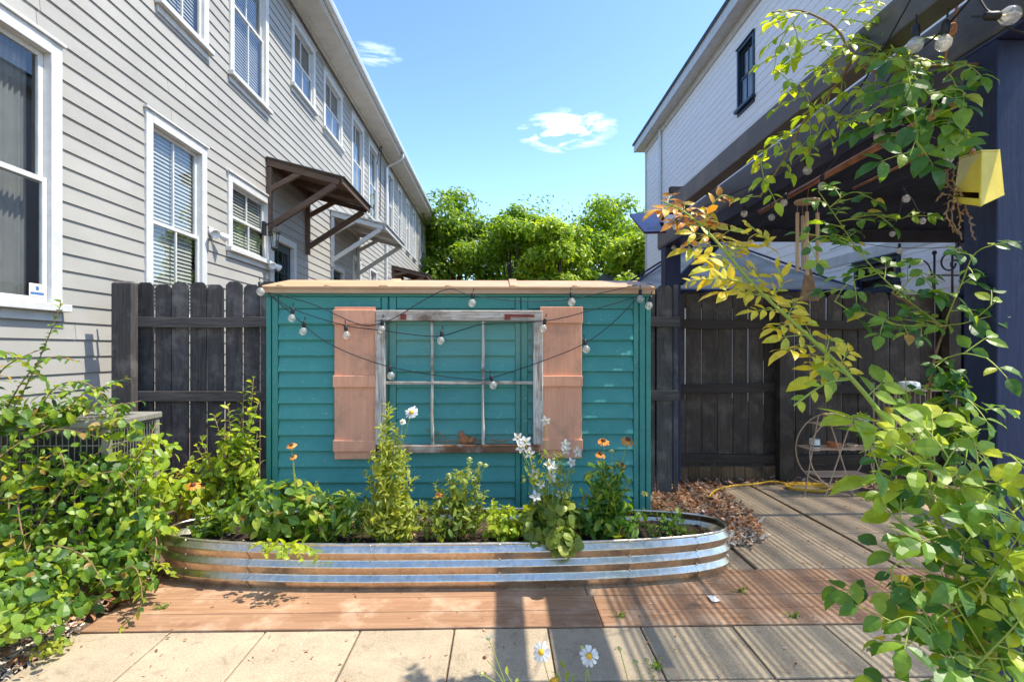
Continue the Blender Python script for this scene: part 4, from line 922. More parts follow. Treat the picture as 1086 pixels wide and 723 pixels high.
upright('orange_leaf_plant', 'reddish orange leaved low plant behind the left end of the bed', 'plant', at(205, 0, 3.75, 0), tipset(10, 180, 240, 490, 520, 3.75, .1), 'leaf_orange', dict(n=30, L=.07, W=.4, shape='lance', out=60), 'stem_wood', .004, .12, .2)
vinemass('ground_ivy', 'low leafy ground cover along the dirt edge at lower left', 'ground cover', (-2.2, 2.3, 0), [(5,630,2.35,(.25,.2,.07),150),(15,660,2.2,(.2,.12,.06),80),(45,645,2.35,(.16,.12,.05),70),(10,610,2.5,(.3,.2,.12),150),(-60,640,2.3,(.4,.3,.15),120)], [[(-20,660,2.2),(20,650,2.25),(60,640,2.35)]], 'leaf_vine', .058, .72, 'heart', vs_)
vinemass('clover_tuft', 'small pale weed tuft on the dirt beside the pavers', 'weed', (-1.95, 2.35, 0), [(60,680,2.32,(.07,.05,.02),40),(48,690,2.26,(.06,.05,.02),30)], [[(55,690,2.3),(62,676,2.32)]], 'leaf_lime', .03, .6, 'ovate', dict(n=40, L=.02, W=.5), sm='stem_green')
# ------------------------------------------------------------------ right side: long cane, post climber, overhead vine, bottom mass
def pp(pts): return smoothpath([P(*p) for p in pts], 6)
t = thing('arching_cane', 'long yellow green cane arching up to orange young leaves at its tip', 'vine', P(1045, 720, 1.35))
pa = pp([(1045,745,1.33),(1015,612,1.38),(985,530,1.42),(945,455,1.5),(900,398,1.6),(850,350,1.7),(800,303,1.8),(757,253,1.9),(730,228,1.95),(704,214,2.0)]); k = len(pa)
ms = MB(); ms.tube(pa, [.0092*(1-.66*i/k) for i in range(k)], 8)
m1, m2, m3 = MB(), MB(), MB(); st = MB()
cane_leaves(m1, st, pa, .075, .10, (1,2,2), .085, .05, .50, shape='ovate')
cane_leaves(m2, st, pa, .026, .095, (2,3,3), .068, .50, .88, wr=.40)
cane_leaves(m3, st, pa, .018, .07, (2,2,2), .055, .86, 1.0, wr=.42)
for q in ([(905,402,1.6),(880,405,1.58),(862,415,1.57),(842,430,1.56)], [(905,402,1.6),(875,380,1.62),(890,365,1.6)]):
    p2 = pp(q); st.tube(p2, .003, 5); spray(m1, p2, dict(n=38, L=.062, W=.5, out=50, jit=.4, round=0), .2, face=V((0,-.7,.6)))
for q in ([(770,268,1.88),(790,262,1.86),(815,258,1.84),(790,235,1.85)], [(745,243,1.92),(752,222,1.92),(765,208,1.92),(778,210,1.92)], [(735,232,1.95),(745,225,1.95)], [(800,303,1.8),(770,296,1.78),(740,297,1.77),(728,299,1.77)], [(815,318,1.78),(830,300,1.76),(822,280,1.75)]):
    p2 = pp(q); st.tube(p2, .0025, 5); spray(m3 if q[0][0] in (745,735) else m2, p2, dict(n=75, L=.062, W=.40, out=50, jit=.5), .05, face=V((0,-.6,.7)))
ms.build('stem', 'stem_green', t, smooth=True); st.build('leaf_stalk', 'stem_green', t); m1.build('foliage', 'leaf_bright', t); m2.build('young_foliage', 'leaf_yellow', t); m3.build('shoot_tip', 'leaf_orange', t)
def climber(name, label, base, stems, twigs, lm, step, L, pairs, l, clouds=(), sm='stem_wood', r=.006, face=V((0,-.55,.8)), wr=.55, shape='ovate'):
    t = thing(name, label, 'vine', base); ms, st, ml = MB(), MB(), MB()
    for s_ in stems: pa = pp(s_); k = len(pa); ms.tube(pa, [r*(1-.5*i/k) for i in range(k)], 7)
    for s_ in twigs:
        pa = pp(s_); k = len(pa); st.tube(pa, [r*.42*(1-.5*i/k) for i in range(k)], 5); cane_leaves(ml, st, pa, step, L, pairs, l, face=face, wr=wr, shape=shape)
    for (px, py, y, rr, n, s_) in clouds: cloud(ml, P(px, py, y), rr, n, s_, .6, 'ovate', .7)
    if stems: ms.build('stem', sm, t, smooth=True)
    st.build('twig', 'stem_green', t); ml.build('foliage', lm, t); return t
climber('post_climber', 'deep green climbing vine with a bare brown stem hugging the near navy post', P(1000, 640, 1.7),
    [[(1040,800,1.66),(1010,640,1.68),(985,500,1.72),(984,435,1.74),(990,385,1.75),(1003,345,1.76),(1010,322,1.77)], [(1003,348,1.76),(970,325,1.8),(945,310,1.82)]],
    [[(1003,348,1.76),(955,312,1.8),(915,272,1.85),(890,235,1.9),(868,203,1.95)], [(1003,340,1.74),(1020,300,1.68),(1035,268,1.62),(1068,256,1.55)], [(990,385,1.7),(1020,375,1.62),(1048,380,1.58)], [(985,430,1.7),(1015,420,1.62),(1045,435,1.58)], [(985,470,1.68),(1015,460,1.6),(1045,490,1.56)], [(1000,345,1.74),(960,345,1.72),(935,340,1.7)], [(950,312,1.8),(975,290,1.78),(1000,300,1.75)], [(930,290,1.83),(900,300,1.82),(885,320,1.8)], [(985,440,1.7),(965,430,1.68),(960,400,1.68)], [(1005,345,1.74),(1030,340,1.66),(1058,318,1.6)], [(890,235,1.9),(925,228,1.88),(955,232,1.86),(970,222,1.85)], [(905,262,1.86),(875,250,1.84),(850,262,1.82)], [(880,220,1.92),(900,205,1.9),(925,205,1.88)]],
    'leaf_deep', .046, .080, (1,2,2), .052, [(1012,430,1.66,(.05,.05,.17),90,.06)])
climber('overhead_vine', 'sunlit vine trailing from the pergola beam above the patio', P(1040, 66, 1.72),
    [[(1046,68,1.72),(985,71,1.75),(930,77,1.8),(905,60,1.85),(886,30,1.9),(850,12,1.95),(818,14,2.0)], [(905,62,1.85),(880,100,1.9),(852,130,1.94),(832,168,1.97),(806,208,2.0)]],
    [[(1000,70,1.74),(950,60,1.78),(905,60,1.85),(886,30,1.9),(850,12,1.95),(816,16,2.0)], [(905,62,1.85),(880,100,1.9),(852,130,1.94),(832,168,1.97),(806,210,2.0)], [(886,30,1.9),(905,5,1.9),(930,-15,1.9)], [(892,60,1.86),(862,82,1.9),(842,108,1.92)], [(850,12,1.95),(828,45,1.97),(820,78,1.98)], [(930,77,1.8),(925,105,1.8),(905,125,1.82)], [(880,100,1.9),(870,140,1.92),(855,158,1.95)], [(920,70,1.8),(945,30,1.82),(930,8,1.84)], [(870,110,1.9),(900,125,1.88),(920,110,1.86)], [(845,140,1.94),(822,150,1.96),(803,175,1.98)], [(950,75,1.78),(930,50,1.8),(900,45,1.84)], [(886,30,1.9),(866,50,1.92),(850,60,1.93)], [(960,70,1.77),(975,40,1.78),(960,25,1.8)]],
    'leaf_bright', .042, .070, (1,2,2), .048)
climber('overhead_runner', 'large leafed green runner hanging from the overhead vine beside the yellow planter', P(950, 54, 1.7),
    [], [[(945,48,1.72),(968,80,1.68),(992,108,1.64),(1014,132,1.6),(1026,152,1.58)], [(968,80,1.68),(950,108,1.66),(945,135,1.64)], [(985,100,1.65),(1015,95,1.62),(1030,105,1.6)], [(1040,72,1.68),(1020,70,1.66),(1000,85,1.66)], [(992,108,1.64),(975,140,1.62),(965,165,1.6)]],
    'leaf_deep', .036, .085, (2,2,3), .068, sm='stem_green')
climber('foreground_vine', 'dense large leafed green vine filling the lower right corner', P(1065, 760, 1.3),
    [[(1097,800,1.3),(1096,700,1.32),(1082,600,1.35),(1072,520,1.4)], [(1062,800,1.3),(1032,700,1.33),(1012,640,1.36)]],
    [[(1072,740,1.28),(1032,670,1.3),(991,612,1.33),(951,598,1.36),(929,625,1.36)], [(1082,700,1.3),(1012,690,1.28),(971,655,1.28),(941,660,1.28)], [(1092,690,1.3),(1077,610,1.3),(1047,550,1.33),(1012,500,1.38)], [(1102,650,1.28),(1092,570,1.3),(1077,510,1.33)], [(1097,740,1.25),(1032,715,1.24),(996,715,1.24),(966,735,1.24)], [(1072,640,1.3),(1022,600,1.32),(1001,560,1.35),(966,560,1.36)], [(1062,600,1.32),(1012,560,1.35),(986,520,1.4),(951,500,1.42)], [(1022,640,1.32),(1001,650,1.3),(956,690,1.28)], [(1087,560,1.3),(1052,520,1.34),(1022,515,1.36)], [(1107,600,1.22),(1087,540,1.24),(1092,500,1.26)], [(1052,690,1.26),(1012,730,1.24),(1027,760,1.24)], [(1012,600,1.34),(986,585,1.36),(951,545,1.38)], [(1011,520,1.4),(976,490,1.42),(941,470,1.44),(911,480,1.45)]],
    'leaf_deep', .060, .080, (1,2,2), .062, [(1062,660,1.33,(.08,.08,.13),60,.07)])
climber('bright_sprays', 'bright backlit leaf sprays crossing in front of the near navy post', P(1040, 560, 1.4),
    [], [[(1015,612,1.36),(990,575,1.36),(965,562,1.38),(940,558,1.4)], [(1000,560,1.4),(1030,500,1.36),(1060,480,1.34),(1090,490,1.32)], [(985,530,1.4),(1010,480,1.4),(1040,455,1.42)], [(1030,640,1.3),(1060,600,1.28),(1085,560,1.26)], [(1040,700,1.26),(1070,670,1.24),(1095,640,1.22)], [(975,505,1.44),(950,495,1.45),(925,500,1.46)], [(985,520,1.42),(990,480,1.42),(965,450,1.44)], [(1010,590,1.34),(1040,560,1.32),(1070,555,1.3)]],
    'leaf_bright', .060, .085, (1,2,2), .070)
# ------------------------------------------------------------------ daisies at the bottom edge
t = upright('foreground_daisies', 'two white daisies with buds close to the camera at the bottom edge', 'flower plant', G(602, 815), [P(599,706,1.68), P(608,712,1.68), P(590,712,1.7), P(600,716,1.66), P(536,712,1.68)], 'leaf_lime', dict(n=40, L=.05, W=.4, shape='lance', out=40), sr=.0025, spread=.03, lift=.02, t0=.55,
    flowers=[(P(574,691,1.66), None, daisy(.033)), (P(625,695,1.66), None, daisy(.033)), (P(518,676,1.72), P(538,730,1.7), (lambda t, p: flower(t, p, (.2,-.5,-.5), .022, 9, .34, 'petal_white', 'bud_pale', .008))), (P(514,697,1.7), P(540,735,1.7), (lambda t, p: flower(t, p, (0,-.3,.9), .009, 6, .6, 'leaf_dead', 'flower_brown', .006))), (P(511,714,1.7), P(545,735,1.7), (lambda t, p: flower(t, p, (0,-.3,.9), .010, 6, .6, 'leaf_lime', 'bud_pale', .006))), (P(588,722,1.66), None, (lambda t, p: flower(t, p, (0,-.6,.8), .016, 8, .5, 'petal_orange', 'flower_yellow', .010)))]+
            [(P(x, y, 1.68), P(x+12, 735, 1.68), (lambda t, p: flower(t, p, (0,-.1,1), .010, 6, .7, 'leaf_lime', 'bud_pale', .006, -.9))) for x, y in ((657,688),(674,702),(686,700),(617,686))])
# weeds in the joints
for i, (px, py, lab) in enumerate(((657,655,'tiny weed growing in the deck joint below the bed'),(700,708,'dark creeping weed in the paver joint right of the daisies'),(783,628,'small fallen green sprig on the deck right of the bed'),(840,655,'small weed at the deck front edge under the vine'),(172,645,'small yellow weed on the left deck boards'),(930,690,'seedlings in the paver joint under the vine'))):
    g = G(px, py); upright('joint_weed', lab, 'weed', g, [g+V((U(-.045,.045), U(-.03,.03), U(.008,.03))) for _ in range(7)], 'leaf_vine', dict(n=130, L=.018, W=.55, out=60), sr=.0012, spread=.01, lift=.3)
# ------------------------------------------------------------------ trees beyond
def tree(label, px, y, top, half, lm, seed, n=60, lean=0, name='leafy_tree', leaf=.24, per=290):
    random.seed(seed); b = at(px, 370, y, 0); ht = P(0, top, y).z; rw = half/F*y
    t = thing(name, label, 'tree', b, 'trees beyond the shed'); mb = MB(); tk = bez(b, b+V((lean, 0, ht*.62)), .0, 6)
    mb.tube(tk, [.30-.03*i for i in range(7)], 8); cl = []
    for i in range(n):
        a = U(0, 6.28); zz = U(.10, .95); w = math.sin(math.pi*min(1, (zz-.02)*.9))**.5*U(.3, 1.0)
        c = b+V((math.cos(a)*rw*w*.86, math.sin(a)*rw*w*.86, ht*zz*.95)); cl.append((c, rw*U(.22, .40)))
        if i % 3 == 0: q = tk[2+i % 4]; mb.tube(bez(q, c, .1, 5), [.09,.08,.06,.05,.03,.02], 5)
    cl.append((b+V((U(-.3,.3)*rw, 0, ht*.93)), rw*.28))
    mb.build('trunk', 'bark', t, smooth=True); mb = MB()
    for c, r in cl:
        for _ in range(per):
            o = rv(); k = min(.9, U(.05, 1)**.55); p = c+V((o.x*r, o.y*r, o.z*r*.75))*k
            nn = (o*.5+Z*.45+V((.3,-.25,0))+rv()*.6).normalized(); d = rv()-Z*.3; d = d-nn*d.dot(nn); mb.cut(p, d, nn, leaf*U(.6,1.25), leaf*.55*U(.7,1.2))
    mb.build('crown', lm, t); return t
tree('tall dark green tree right beside the grey house roof end', 480, 25.5, 193, 62, 'tree_dark', 3)
tree('mid green rounded tree just right of the tall dark tree', 545, 24.5, 209, 46, 'tree_mid', 4)
tree('bright yellow green low tree in front of the tree line', 592, 23.2, 224, 48, 'tree_light', 5)
tree('tall spreading tree on the right beside the white house', 650, 27, 199, 60, 'tree_mid', 6, lean=.4)
tree('yellow green tree below the spreading tree by the white house corner', 668, 22.5, 240, 42, 'tree_light', 7)
tree('dark backdrop tree seen through the gaps between crowns', 555, 31, 226, 105, 'tree_dark', 8, 100)
tree('dark tree behind the grey house end', 425, 33, 225, 60, 'tree_dark', 9)
random.seed(5)
# ------------------------------------------------------------------ leaf litter 
def inpoly(x, y, pl):
    c = False; j = len(pl)-1
    for i in range(len(pl)):
        if (pl[i][1] > y) != (pl[j][1] > y) and x < (pl[j][0]-pl[i][0])*(y-pl[i][1])/(pl[j][1]-pl[i][1])+pl[i][0]: c = not c
        j = i
    return c
def litter(name, poly, n, mat, l0, l1, zmax, label=None):
    g = [G(*p) for p in poly]; pl = [(p.x, p.y) for p in g]; x0, x1 = min(p[0] for p in pl), max(p[0] for p in pl); y0, y1 = min(p[1] for p in pl), max(p[1] for p in pl)
    mb = MB(); k = 0
    while k < n:
        x, y = U(x0, x1), U(y0, y1)
        if not inpoly(x, y, pl): continue
        k += 1; nn = (Z+rv()*.45).normalized(); d = rv(); d = d-nn*d.dot(nn); l = U(l0, l1)
        mb.leaf(V((x, y, U(.008, zmax))), d, nn, l, l*U(.3,.6), random.choice(('ovate','lance','heart')), U(-.4,.6), U(-.5,.6))
    return kind(mb.build(name, mat), 'stuff')
litter('leaf_litter', [(688,512),(764,512),(775,528),(800,545),(812,572),(798,580),(766,579),(745,555),(690,545)], 1700, 'litter', .025, .065, .02)
litter('pale_leaf_litter', [(764,566),(795,562),(812,574),(795,581),(768,581)], 220, 'litter_pale', .025, .06, .03)
litter('leaf_litter', [(690,506),(850,508),(905,512),(905,516),(850,514),(760,518),(690,518)], 500, 'litter', .03, .06, .04)
litter('leaf_litter', [(895,505),(1000,505),(1010,530),(960,545),(900,525)], 260, 'litter', .03, .06, .03)
litter('leaf_litter', [(-60,723),(20,712),(92,658),(140,640),(180,618),(150,600),(60,640),(-60,690)], 560, 'litter', .02, .06, .03)
litter('pale_leaf_litter', [(-30,745),(20,715),(92,662),(60,665),(-30,715)], 380, 'litter_pale', .015, .045, .02)
mb = MB()   # loose leaves and crumbs on the paving
for _ in range(420):
    g = G(U(20, 1000), U(612, 735)); nn = (Z+rv()*.3).normalized(); d = rv(); d = d-nn*d.dot(nn); l = U(.004, .008) if U(0,1) < .6 else U(.008, .024); mb.leaf(V((g.x, g.y, .007)), d, nn, l, l*U(.25,.5), 'lance', .3, .2)
for _ in range(70):
    g = G(U(780, 960), U(525, 605)); nn = (Z+rv()*.3).normalized(); d = rv(); d = d-nn*d.dot(nn); l = U(.012, .035); mb.leaf(V((g.x, g.y, .009)), d, nn, l, l*U(.25,.5), 'lance', .3, .2)
kind(mb.build('fallen_debris', 'litter'), 'stuff')
mb = MB()
for _ in range(260):
    a = U(0, 6.28); r = U(0, 1)**.5*.9; nn = (Z+rv()*.8).normalized(); d = rv(); l = U(.02, .05); q = bedpt(a, -.03); mb.leaf(V((bx+(q.x-bx)*r, by+(q.y-by)*r, .205+U(0,.02))), d-nn*d.dot(nn), nn, l, l*.45, 'ovate', U(-.3,.5), .3)
kind(mb.build('bark_mulch', 'litter'), 'stuff')
for px, py, lab, m in ((767,590,'small white paper scrap on the concrete slab right of the bed','paper'),(757,637,'pinkish torn wrapper lying on the deck boards','paper')):
    g = G(px, py); mb = MB(); vs = []
    for i in range(4):
        for j in range(4): vs.append((g.x+(i-1.5)*.016+U(-.004,.004), g.y+(j-1.5)*.02+U(-.004,.004), .008+U(0,.012)))
    mb.add(vs, [(i*4+j, i*4+j+4, i*4+j+5, i*4+j+1) for i in range(3) for j in range(3)]); tag(mb.build('paper_scrap', m), lab, 'litter scrap')
# ------------------------------------------------------------------ string lights
def strand(label, wires, bulbs, loc, r=.026, wr=.0032):
    t = thing('string_lights', label, 'string lights', loc); mb = MB()
    for w_ in wires: mb.tube(smoothpath(w_, 5), wr, 5)
    for b, ax in bulbs: mb.tube([b-ax*.05, b-ax*.075-ax*.0], wr, 5)
    mb.build('wire', 'black_wire', t)
    for b, ax in bulbs:
        ax = V(ax).normalized()
        mb = MB(); mb.lathe([(.004,-.004),(r*.55,.004),(r*.95,r*.7),(r,r*1.1),(r*.9,r*1.6),(r*.5,r*2.02),(.003,r*2.12)], b, 12, ax); bo = mb.build('bulb', 'bulb', t, smooth=True)
        mb = MB(); mb.lathe([(.007,-.042),(.0115,-.036),(.0125,-.006),(.009,.002)], b, 10, ax); mb.build('socket', 'black_wire', bo, smooth=True)
        mb = MB(); mb.tube([b+ax*.0, b+ax*r*.6], .003, 5); mb.tube([b+ax*r*.6+V((.006,0,0)), b+ax*r*1.2+V((.004,0,0)), b+ax*r*1.2-V((.004,0,0)), b+ax*r*.6-V((.006,0,0))], .0012, 4); mb.build('filament', 'bulb_core', bo)
YW = 3.645; q = lambda px, py, y=YW: P(px, py, y)
dn = lambda: V((U(-.25,.25), U(-.15,.15), -1)).normalized()
bl_ = lambda lst, y=YW: [(q(px, py-6, y), dn()) for px, py in lst]
strand('lowest light string crossing the shed front from corner to corner', [[q(284,311),(q(310,333)),q(345,362),q(398,384.5),q(450,396),q(500,402),q(520,401),q(580,381),q(620,364),q(650,342),q(677,315)]], bl_([(322,353),(414,400),(522,410),(621,372)]), q(284,311))
strand('middle light string looping across the old window top', [[q(284,311),q(312,328),q(366,345),q(404,350),q(440,355),q(468,356),q(495,348),q(516,343),q(580,340),q(630,328),q(677,314)]], bl_([(310,339),(367,357),(405,351),(468,363),(577,350)]), q(284,310))
strand('upper light string draped just under the tan shed roof edge', [[q(284,310),q(330,322),q(378,343),q(400,344),q(424,334),q(450,318),q(476,306.5),q(500,313),q(547,319),q(585,319),q(608,317),q(640,310),q(676,302)]], bl_([(276,311),(501,323),(606,322),(679,319),(689,326)]), q(300,314))
YP = lambda py, h=.93: F*h/(370-py)
pb = lambda lst, h=.93: [(P(px, py-5*YP(py,h)**-1*0-4, YP(py, h)), dn()) for px, py in lst]
w3 = lambda lst, h=1.0: [P(px, py, F*h/(370-py)) for px, py in lst]
strand('light string under the pergola beam nearest the shed', [w3([(700,250),(714,232),(740,222),(789,200),(810,190),(855,158),(890,120),(914,90),(960,10),(985,-40)])], pb([(717,241),(789.5,227),(855.7,180),(971,44)]), P(714,232,5), r=.0225)
strand('light string along the copper pipe under the pergola', [w3([(708,258),(735,262),(770,262),(797,248),(832,212),(872,186),(914,130),(945,80),(1002,30),(1060,-40)], .98)], pb([(714.5,264),(733.5,268.5),(749.5,274),(796.6,258),(832,215.6),(872,197),(1002,41)]), P(708,258,5), r=.0225)
strand('light string under the dark slats deep inside the pergola', [w3([(808,250),(818,222),(880,170),(934,132),(985,145),(1006,158),(1000,200),(978,226),(960,205),(946,240),(900,246)], .98)], pb([(818,231),(813.6,261),(934,143),(1006,167),(978.7,235),(960,211),(946,249)]), P(818,222,4.2), r=.0225)
strand('single bulb string end clipped at the top of the near post', [[P(1034,-10,1.55),P(1046,10,1.53),P(1056,16,1.52),P(1070,30,1.53),P(1090,36,1.55)]], [(P(1060,17,1.5), V((1,-.1,-.02)).normalized())], P(1056,16,1.52))
strand('sagging wire with dark bulbs behind the vine under the pergola', [[P(880,265,4.9),P(905,258,4.85),P(955,263,4.8),P(1012,262,4.8),P(1036,256,4.8)]], [(P(954,263,4.8), V((0,0,-1))), (P(1017,262,4.8), V((0,0,-1)))], P(955,263,4.8))
# ------------------------------------------------------------------ hanging things
YC = 3.4; t = thing('wind_chime', 'wooden tube wind chime with a triangular sail hung from the copper pipe', 'wind chime', P(856, 214, YC))
mb = MB(); c = P(856, 214, YC); mb.lathe([(.075,-.006),(.078,0),(.075,.008)], c, 16); mb.build('top_disc', 'wood_light', t)
for i, (px, yb) in enumerate(((843,286),(851,290),(864,284),(870,268),(856,282))):
    x = P(px, 0, YC).x; dy = (-.03, -.05, -.03, .03, .05)[i]; mb = MB(); mb.lathe([(.011,0),(.011,P(0,yb,YC).z-P(0,222,YC).z)], (x, YC+dy, P(0,222,YC).z), 10); mb.tube([(x,YC+dy,P(0,222,YC).z),(x,YC+dy,c.z)], .0012, 4); mb.build('chime_tube', 'wood_light', t, smooth=False)
mb = MB(); mb.lathe([(.035,-.008),(.04,0),(.035,.008)], P(857,251,YC), 14); mb.build('striker', 'stem_wood', t)
mb = MB(); mb.tube([c, P(857,300,YC)], .0015, 4); mb.tube([c+V((0,0,.0)), P(858,196,YC)], .0015, 4)
mb.build('cord', 'cord_orange', t)
mb = MB(); s1 = [P(855,284,YC), P(860,284,YC), P(868.5,319,YC), P(847.5,319,YC)]
mb.hexa([p+V((0,-.006,0)) for p in (s1[3], s1[2], s1[1], s1[0])]+[p+V((0,.006,0)) for p in (s1[3], s1[2], s1[1], s1[0])]); mb.build('sail', 'stem_wood', t, bev=.004)
# yellow wall planter on the near post
yy = 1.60; t = thing('wall_planter', 'yellow glazed wall planter hanging open sided on the near navy post', 'planter', P(1036, 190, yy))
mb = MB(); o = P(1037, 188, yy); 
a, b, c, d = P(1041,161,1.54), P(1061,160.5,1.60), P(1065.5,207,1.60), P(1040,219,1.53)
a2, b2, c2, d2 = P(1017,169,1.66), P(1040,168,1.72), P(1044,211,1.72), P(1010,215,1.63)
th = .006
mb.hexa([d, c, c2, d2]+[p+Z*.008 for p in (d, c, c2, d2)])            # floor
mb.hexa([a, b, b2, a2]+[p+Z*.006 for p in (a, b, b2, a2)])            # top
mb.hexa([p for p in (d, c, b, a)]+[p+V((0,.007,0)) for p in (d, c, b, a)])   # face to the camera
mb.hexa([c, c2, b2, b]+[p-V((.007,0,0)) for p in (c, c2, b2, b)])     # back against the post
mb.hexa([d2, c2, b2, a2]+[p-V((0,.006,0)) for p in (d2, c2, b2, a2)]) # far side
m_ = lambda p, q_, t_: p.lerp(q_, t_)
mb.hexa([d, m_(d,a,.14), m_(d2,a2,.14), d2]+[p+V((.006,0,0)) for p in (d, m_(d,a,.14), m_(d2,a2,.14), d2)])   # lip of the open side
mb.hexa([m_(d,a,.25), a, a2, m_(d2,a2,.25)]+[p+V((.006,0,0)) for p in (m_(d,a,.25), a, a2, m_(d2,a2,.25))])
mb.build('pot', 'yellow_pot', t, bev=.002)
mb = MB(); mb.tube([m_(a,a2,.5), m_(a,a2,.5)+Z*.012+V((.02,0,0)), m_(b,b2,.5)+Z*.004], .004, 5); mb.ball(m_(a,a2,.4)+Z*.012, .009, 8, 5); mb.build('hanger', 'copper', t)
t = thing('dead_plant', 'dried brown plant drooping out of the yellow wall planter', 'dead plant', P(1012, 205, 1.62)); mb, ml = MB(), MB()
for pts in ([(1022,208),(1008,200),(1004,185),(1012,174)],[(1018,210),(1009,222),(1012,240),(1021,253)],[(1016,210),(1006,215),(1005,232),(1012,246)],[(1022,214),(1027,228),(1031,245),(1034,255)],[(1012,208),(1000,206),(996,210),(994,213)],[(1014,210),(1018,232),(1017,245),(1020,250)],[(1020,208),(1010,190),(1016,172)],[(1030,205),(1031,190),(1029,175)],[(1014,207),(1003,192),(1003,180)]):
    pa = smoothpath([P(x, y, 1.615+U(-.02,.02)) for x, y in pts], 5); mb.tube([p+rv()*.003 for p in pa], .0022, 5); spray(ml, pa, dict(n=70, L=.018, W=.5, out=60, jit=1))
mb.build('stem', 'leaf_dead', t); ml.build('foliage', 'leaf_dead', t)
mb = MB(); b_ = P(1012,30,1.68); mb.tube(smoothpath([P(1019,-20,1.68),P(1013,22,1.68),P(1009,32,1.68),P(1003,38,1.68),P(1007,27,1.67),P(1014,26,1.67),P(1012,36,1.67),P(1004,37,1.68),P(1004,52,1.68),P(1002,66,1.68)],5), .0028, 5); mb.tube(smoothpath([P(1017,-20,1.69),P(1012,25,1.69),P(1009,40,1.69),P(1003,58,1.69)],4), .0026, 5)
tag(mb.build('twine', 'cord_orange'), 'knotted orange twine hanging from the pergola beam above the vine', 'twine')
# scroll ornament on the fence
t = thing('iron_ornament', 'rusty iron scroll ornament fixed on top of the black fence', 'ornament', P(1000, 312, 5.15)); mb = MB(); yo = 5.15
for cx_, cy_, r, n_ in ((1006,279,.10,22),(1012,281,.05,14)):
    c = P(cx_, cy_, yo); mb.tube([c+V((r*math.cos(a*.3)*(1-.018*a), -.01, r*math.sin(a*.3)*(1-.018*a))) for a in range(n_)], .009, 6)
for s_ in (990,): mb.tube(smoothpath([P(s_,312,yo),P(s_-2,290,yo),P(s_-8,278,yo),P(s_-20,275,yo),P(s_-26,284,yo)],5), .008, 6)
for px in (991, 1010): mb.tube([P(px,314,yo),P(px,268,yo)], .011, 6); mb.ball(P(px,268,yo), .022, 8, 5)
mb.tube([P(982,314,yo),P(1024,314,yo)], .012, 6); mb.tube([P(985,292,yo),P(1020,292,yo)], .008, 6); mb.build('scroll', 'metal_dark', t, smooth=True)
# ------------------------------------------------------------------ plant stand, cage and their pots
YT = 4.72; t = thing('plant_stand', 'round hoop tan wire plant stand with shelves by the black fence', 'plant stand', at(888, 0, YT, 0)); sT = F/YT
c = P(889, 478, YT); rad = 39/sT; mb = MB(); 
for dy in (-.11, .11): mb.tube([c+V((rad*math.cos(a*.1963), dy, rad*math.sin(a*.1963))) for a in range(33)], .006, 6, cap=False)
mb.build('hoop', 'metal_tan', t, smooth=True)
for py in (452, 478, 507):
    z = P(0, py, YT).z; hw = math.sqrt(max(.01, rad**2-(z-c.z)**2))-.01; mb = MB()
    for i in range(8): y = YT-.11+.22*i/7; mb.tube([(c.x-hw, y, z), (c.x+hw, y, z)], .0035, 4)
    for x in (-hw, 0, hw): mb.tube([(c.x+x, YT-.115, z-.003), (c.x+x, YT+.115, z-.003)], .005, 4)
    mb.build('shelf', 'metal_tan', t)
for px0, px1 in ((868,853),(905,875),(878,905),(915,930)): mb = MB(); mb.tube([P(px0,440,YT-.1), at(px1,0,YT-.1,0)], .006, 6); mb.build('leg', 'metal_tan', t)
YB2 = 4.75; t = thing('wire_rack', 'tall wire cage rack with shelves between the hoop stand and post', 'rack', at(968, 0, YB2, 0))
rx_0, rx_1 = P(938,0,YB2).x, P(1000,0,YB2).x; tops = (412, 438, 452, 500); mb = MB()
for x in (rx_0, rx_1):
    for y in (YB2-.14, YB2+.14): mb.tube([(x,y,0),(x,y,P(0,408,YB2).z)], .007, 6)
mb.build('frame', 'metal_tan', t)
for py in (415, 450, 478): 
    z = P(0, py, YB2).z; mb = MB()
    for i in range(9): y = YB2-.14+.28*i/8; mb.tube([(rx_0,y,z),(rx_1,y,z)], .003, 4)
    for x in (rx_0,(rx_0+rx_1)/2,rx_1): mb.tube([(x,YB2-.14,z-.003),(x,YB2+.14,z-.003)], .004, 4)
    mb.build('shelf', 'metal_tan', t)
mb = MB()
for i in range(12): x = rx_0+(rx_1-rx_0)*i/11; mb.tube([(x,YB2+.14,.2),(x,YB2+.14,P(0,412,YB2).z)], .0028, 4)
mb.build('back_grid', 'metal_tan', t)
def pot(name, label, cat, px, pyb, y, prof, mat, extra=None):
    p = P(px, pyb, y); t = thing(name, label, cat, p); mb = MB(); mb.lathe(prof, p+Z*.004, 14); mb.build('body', mat, t, smooth=False, bev=.0)
    if extra: extra(t, p)
def rim(mat, r, z, w=.006):
    def f(t, p): mb = MB(); mb.tube([p+V((r*math.cos(a*.3927), r*math.sin(a*.3927), z)) for a in range(17)], w, 6, cap=False); mb.build('rim', mat, t, smooth=True)
    return f
def plantlet(lm):
    def f(t, p):
        mb = MB()
        for _ in range(26): d = (rv()*.7+Z*.7).normalized(); mb.leaf(p+Z*.07+rv()*.02, d, (Z+rv()*.5).normalized(), U(.04,.075), .028, 'ovate')
        mb.build('foliage', lm, t)
    return f
cup = lambda r, h: [(r*.72,0),(r,h),(r*.86,h),(r*.80,h*.75)]
pot('basket_pot', 'woven straw basket on the top shelf of the hoop stand', 'basket', 883, 451.5, YT, [(.05,0),(.075,.03),(.078,.07),(.072,.10),(.06,.10),(.058,.05)], 'straw', rim('straw', .074, .10, .009))
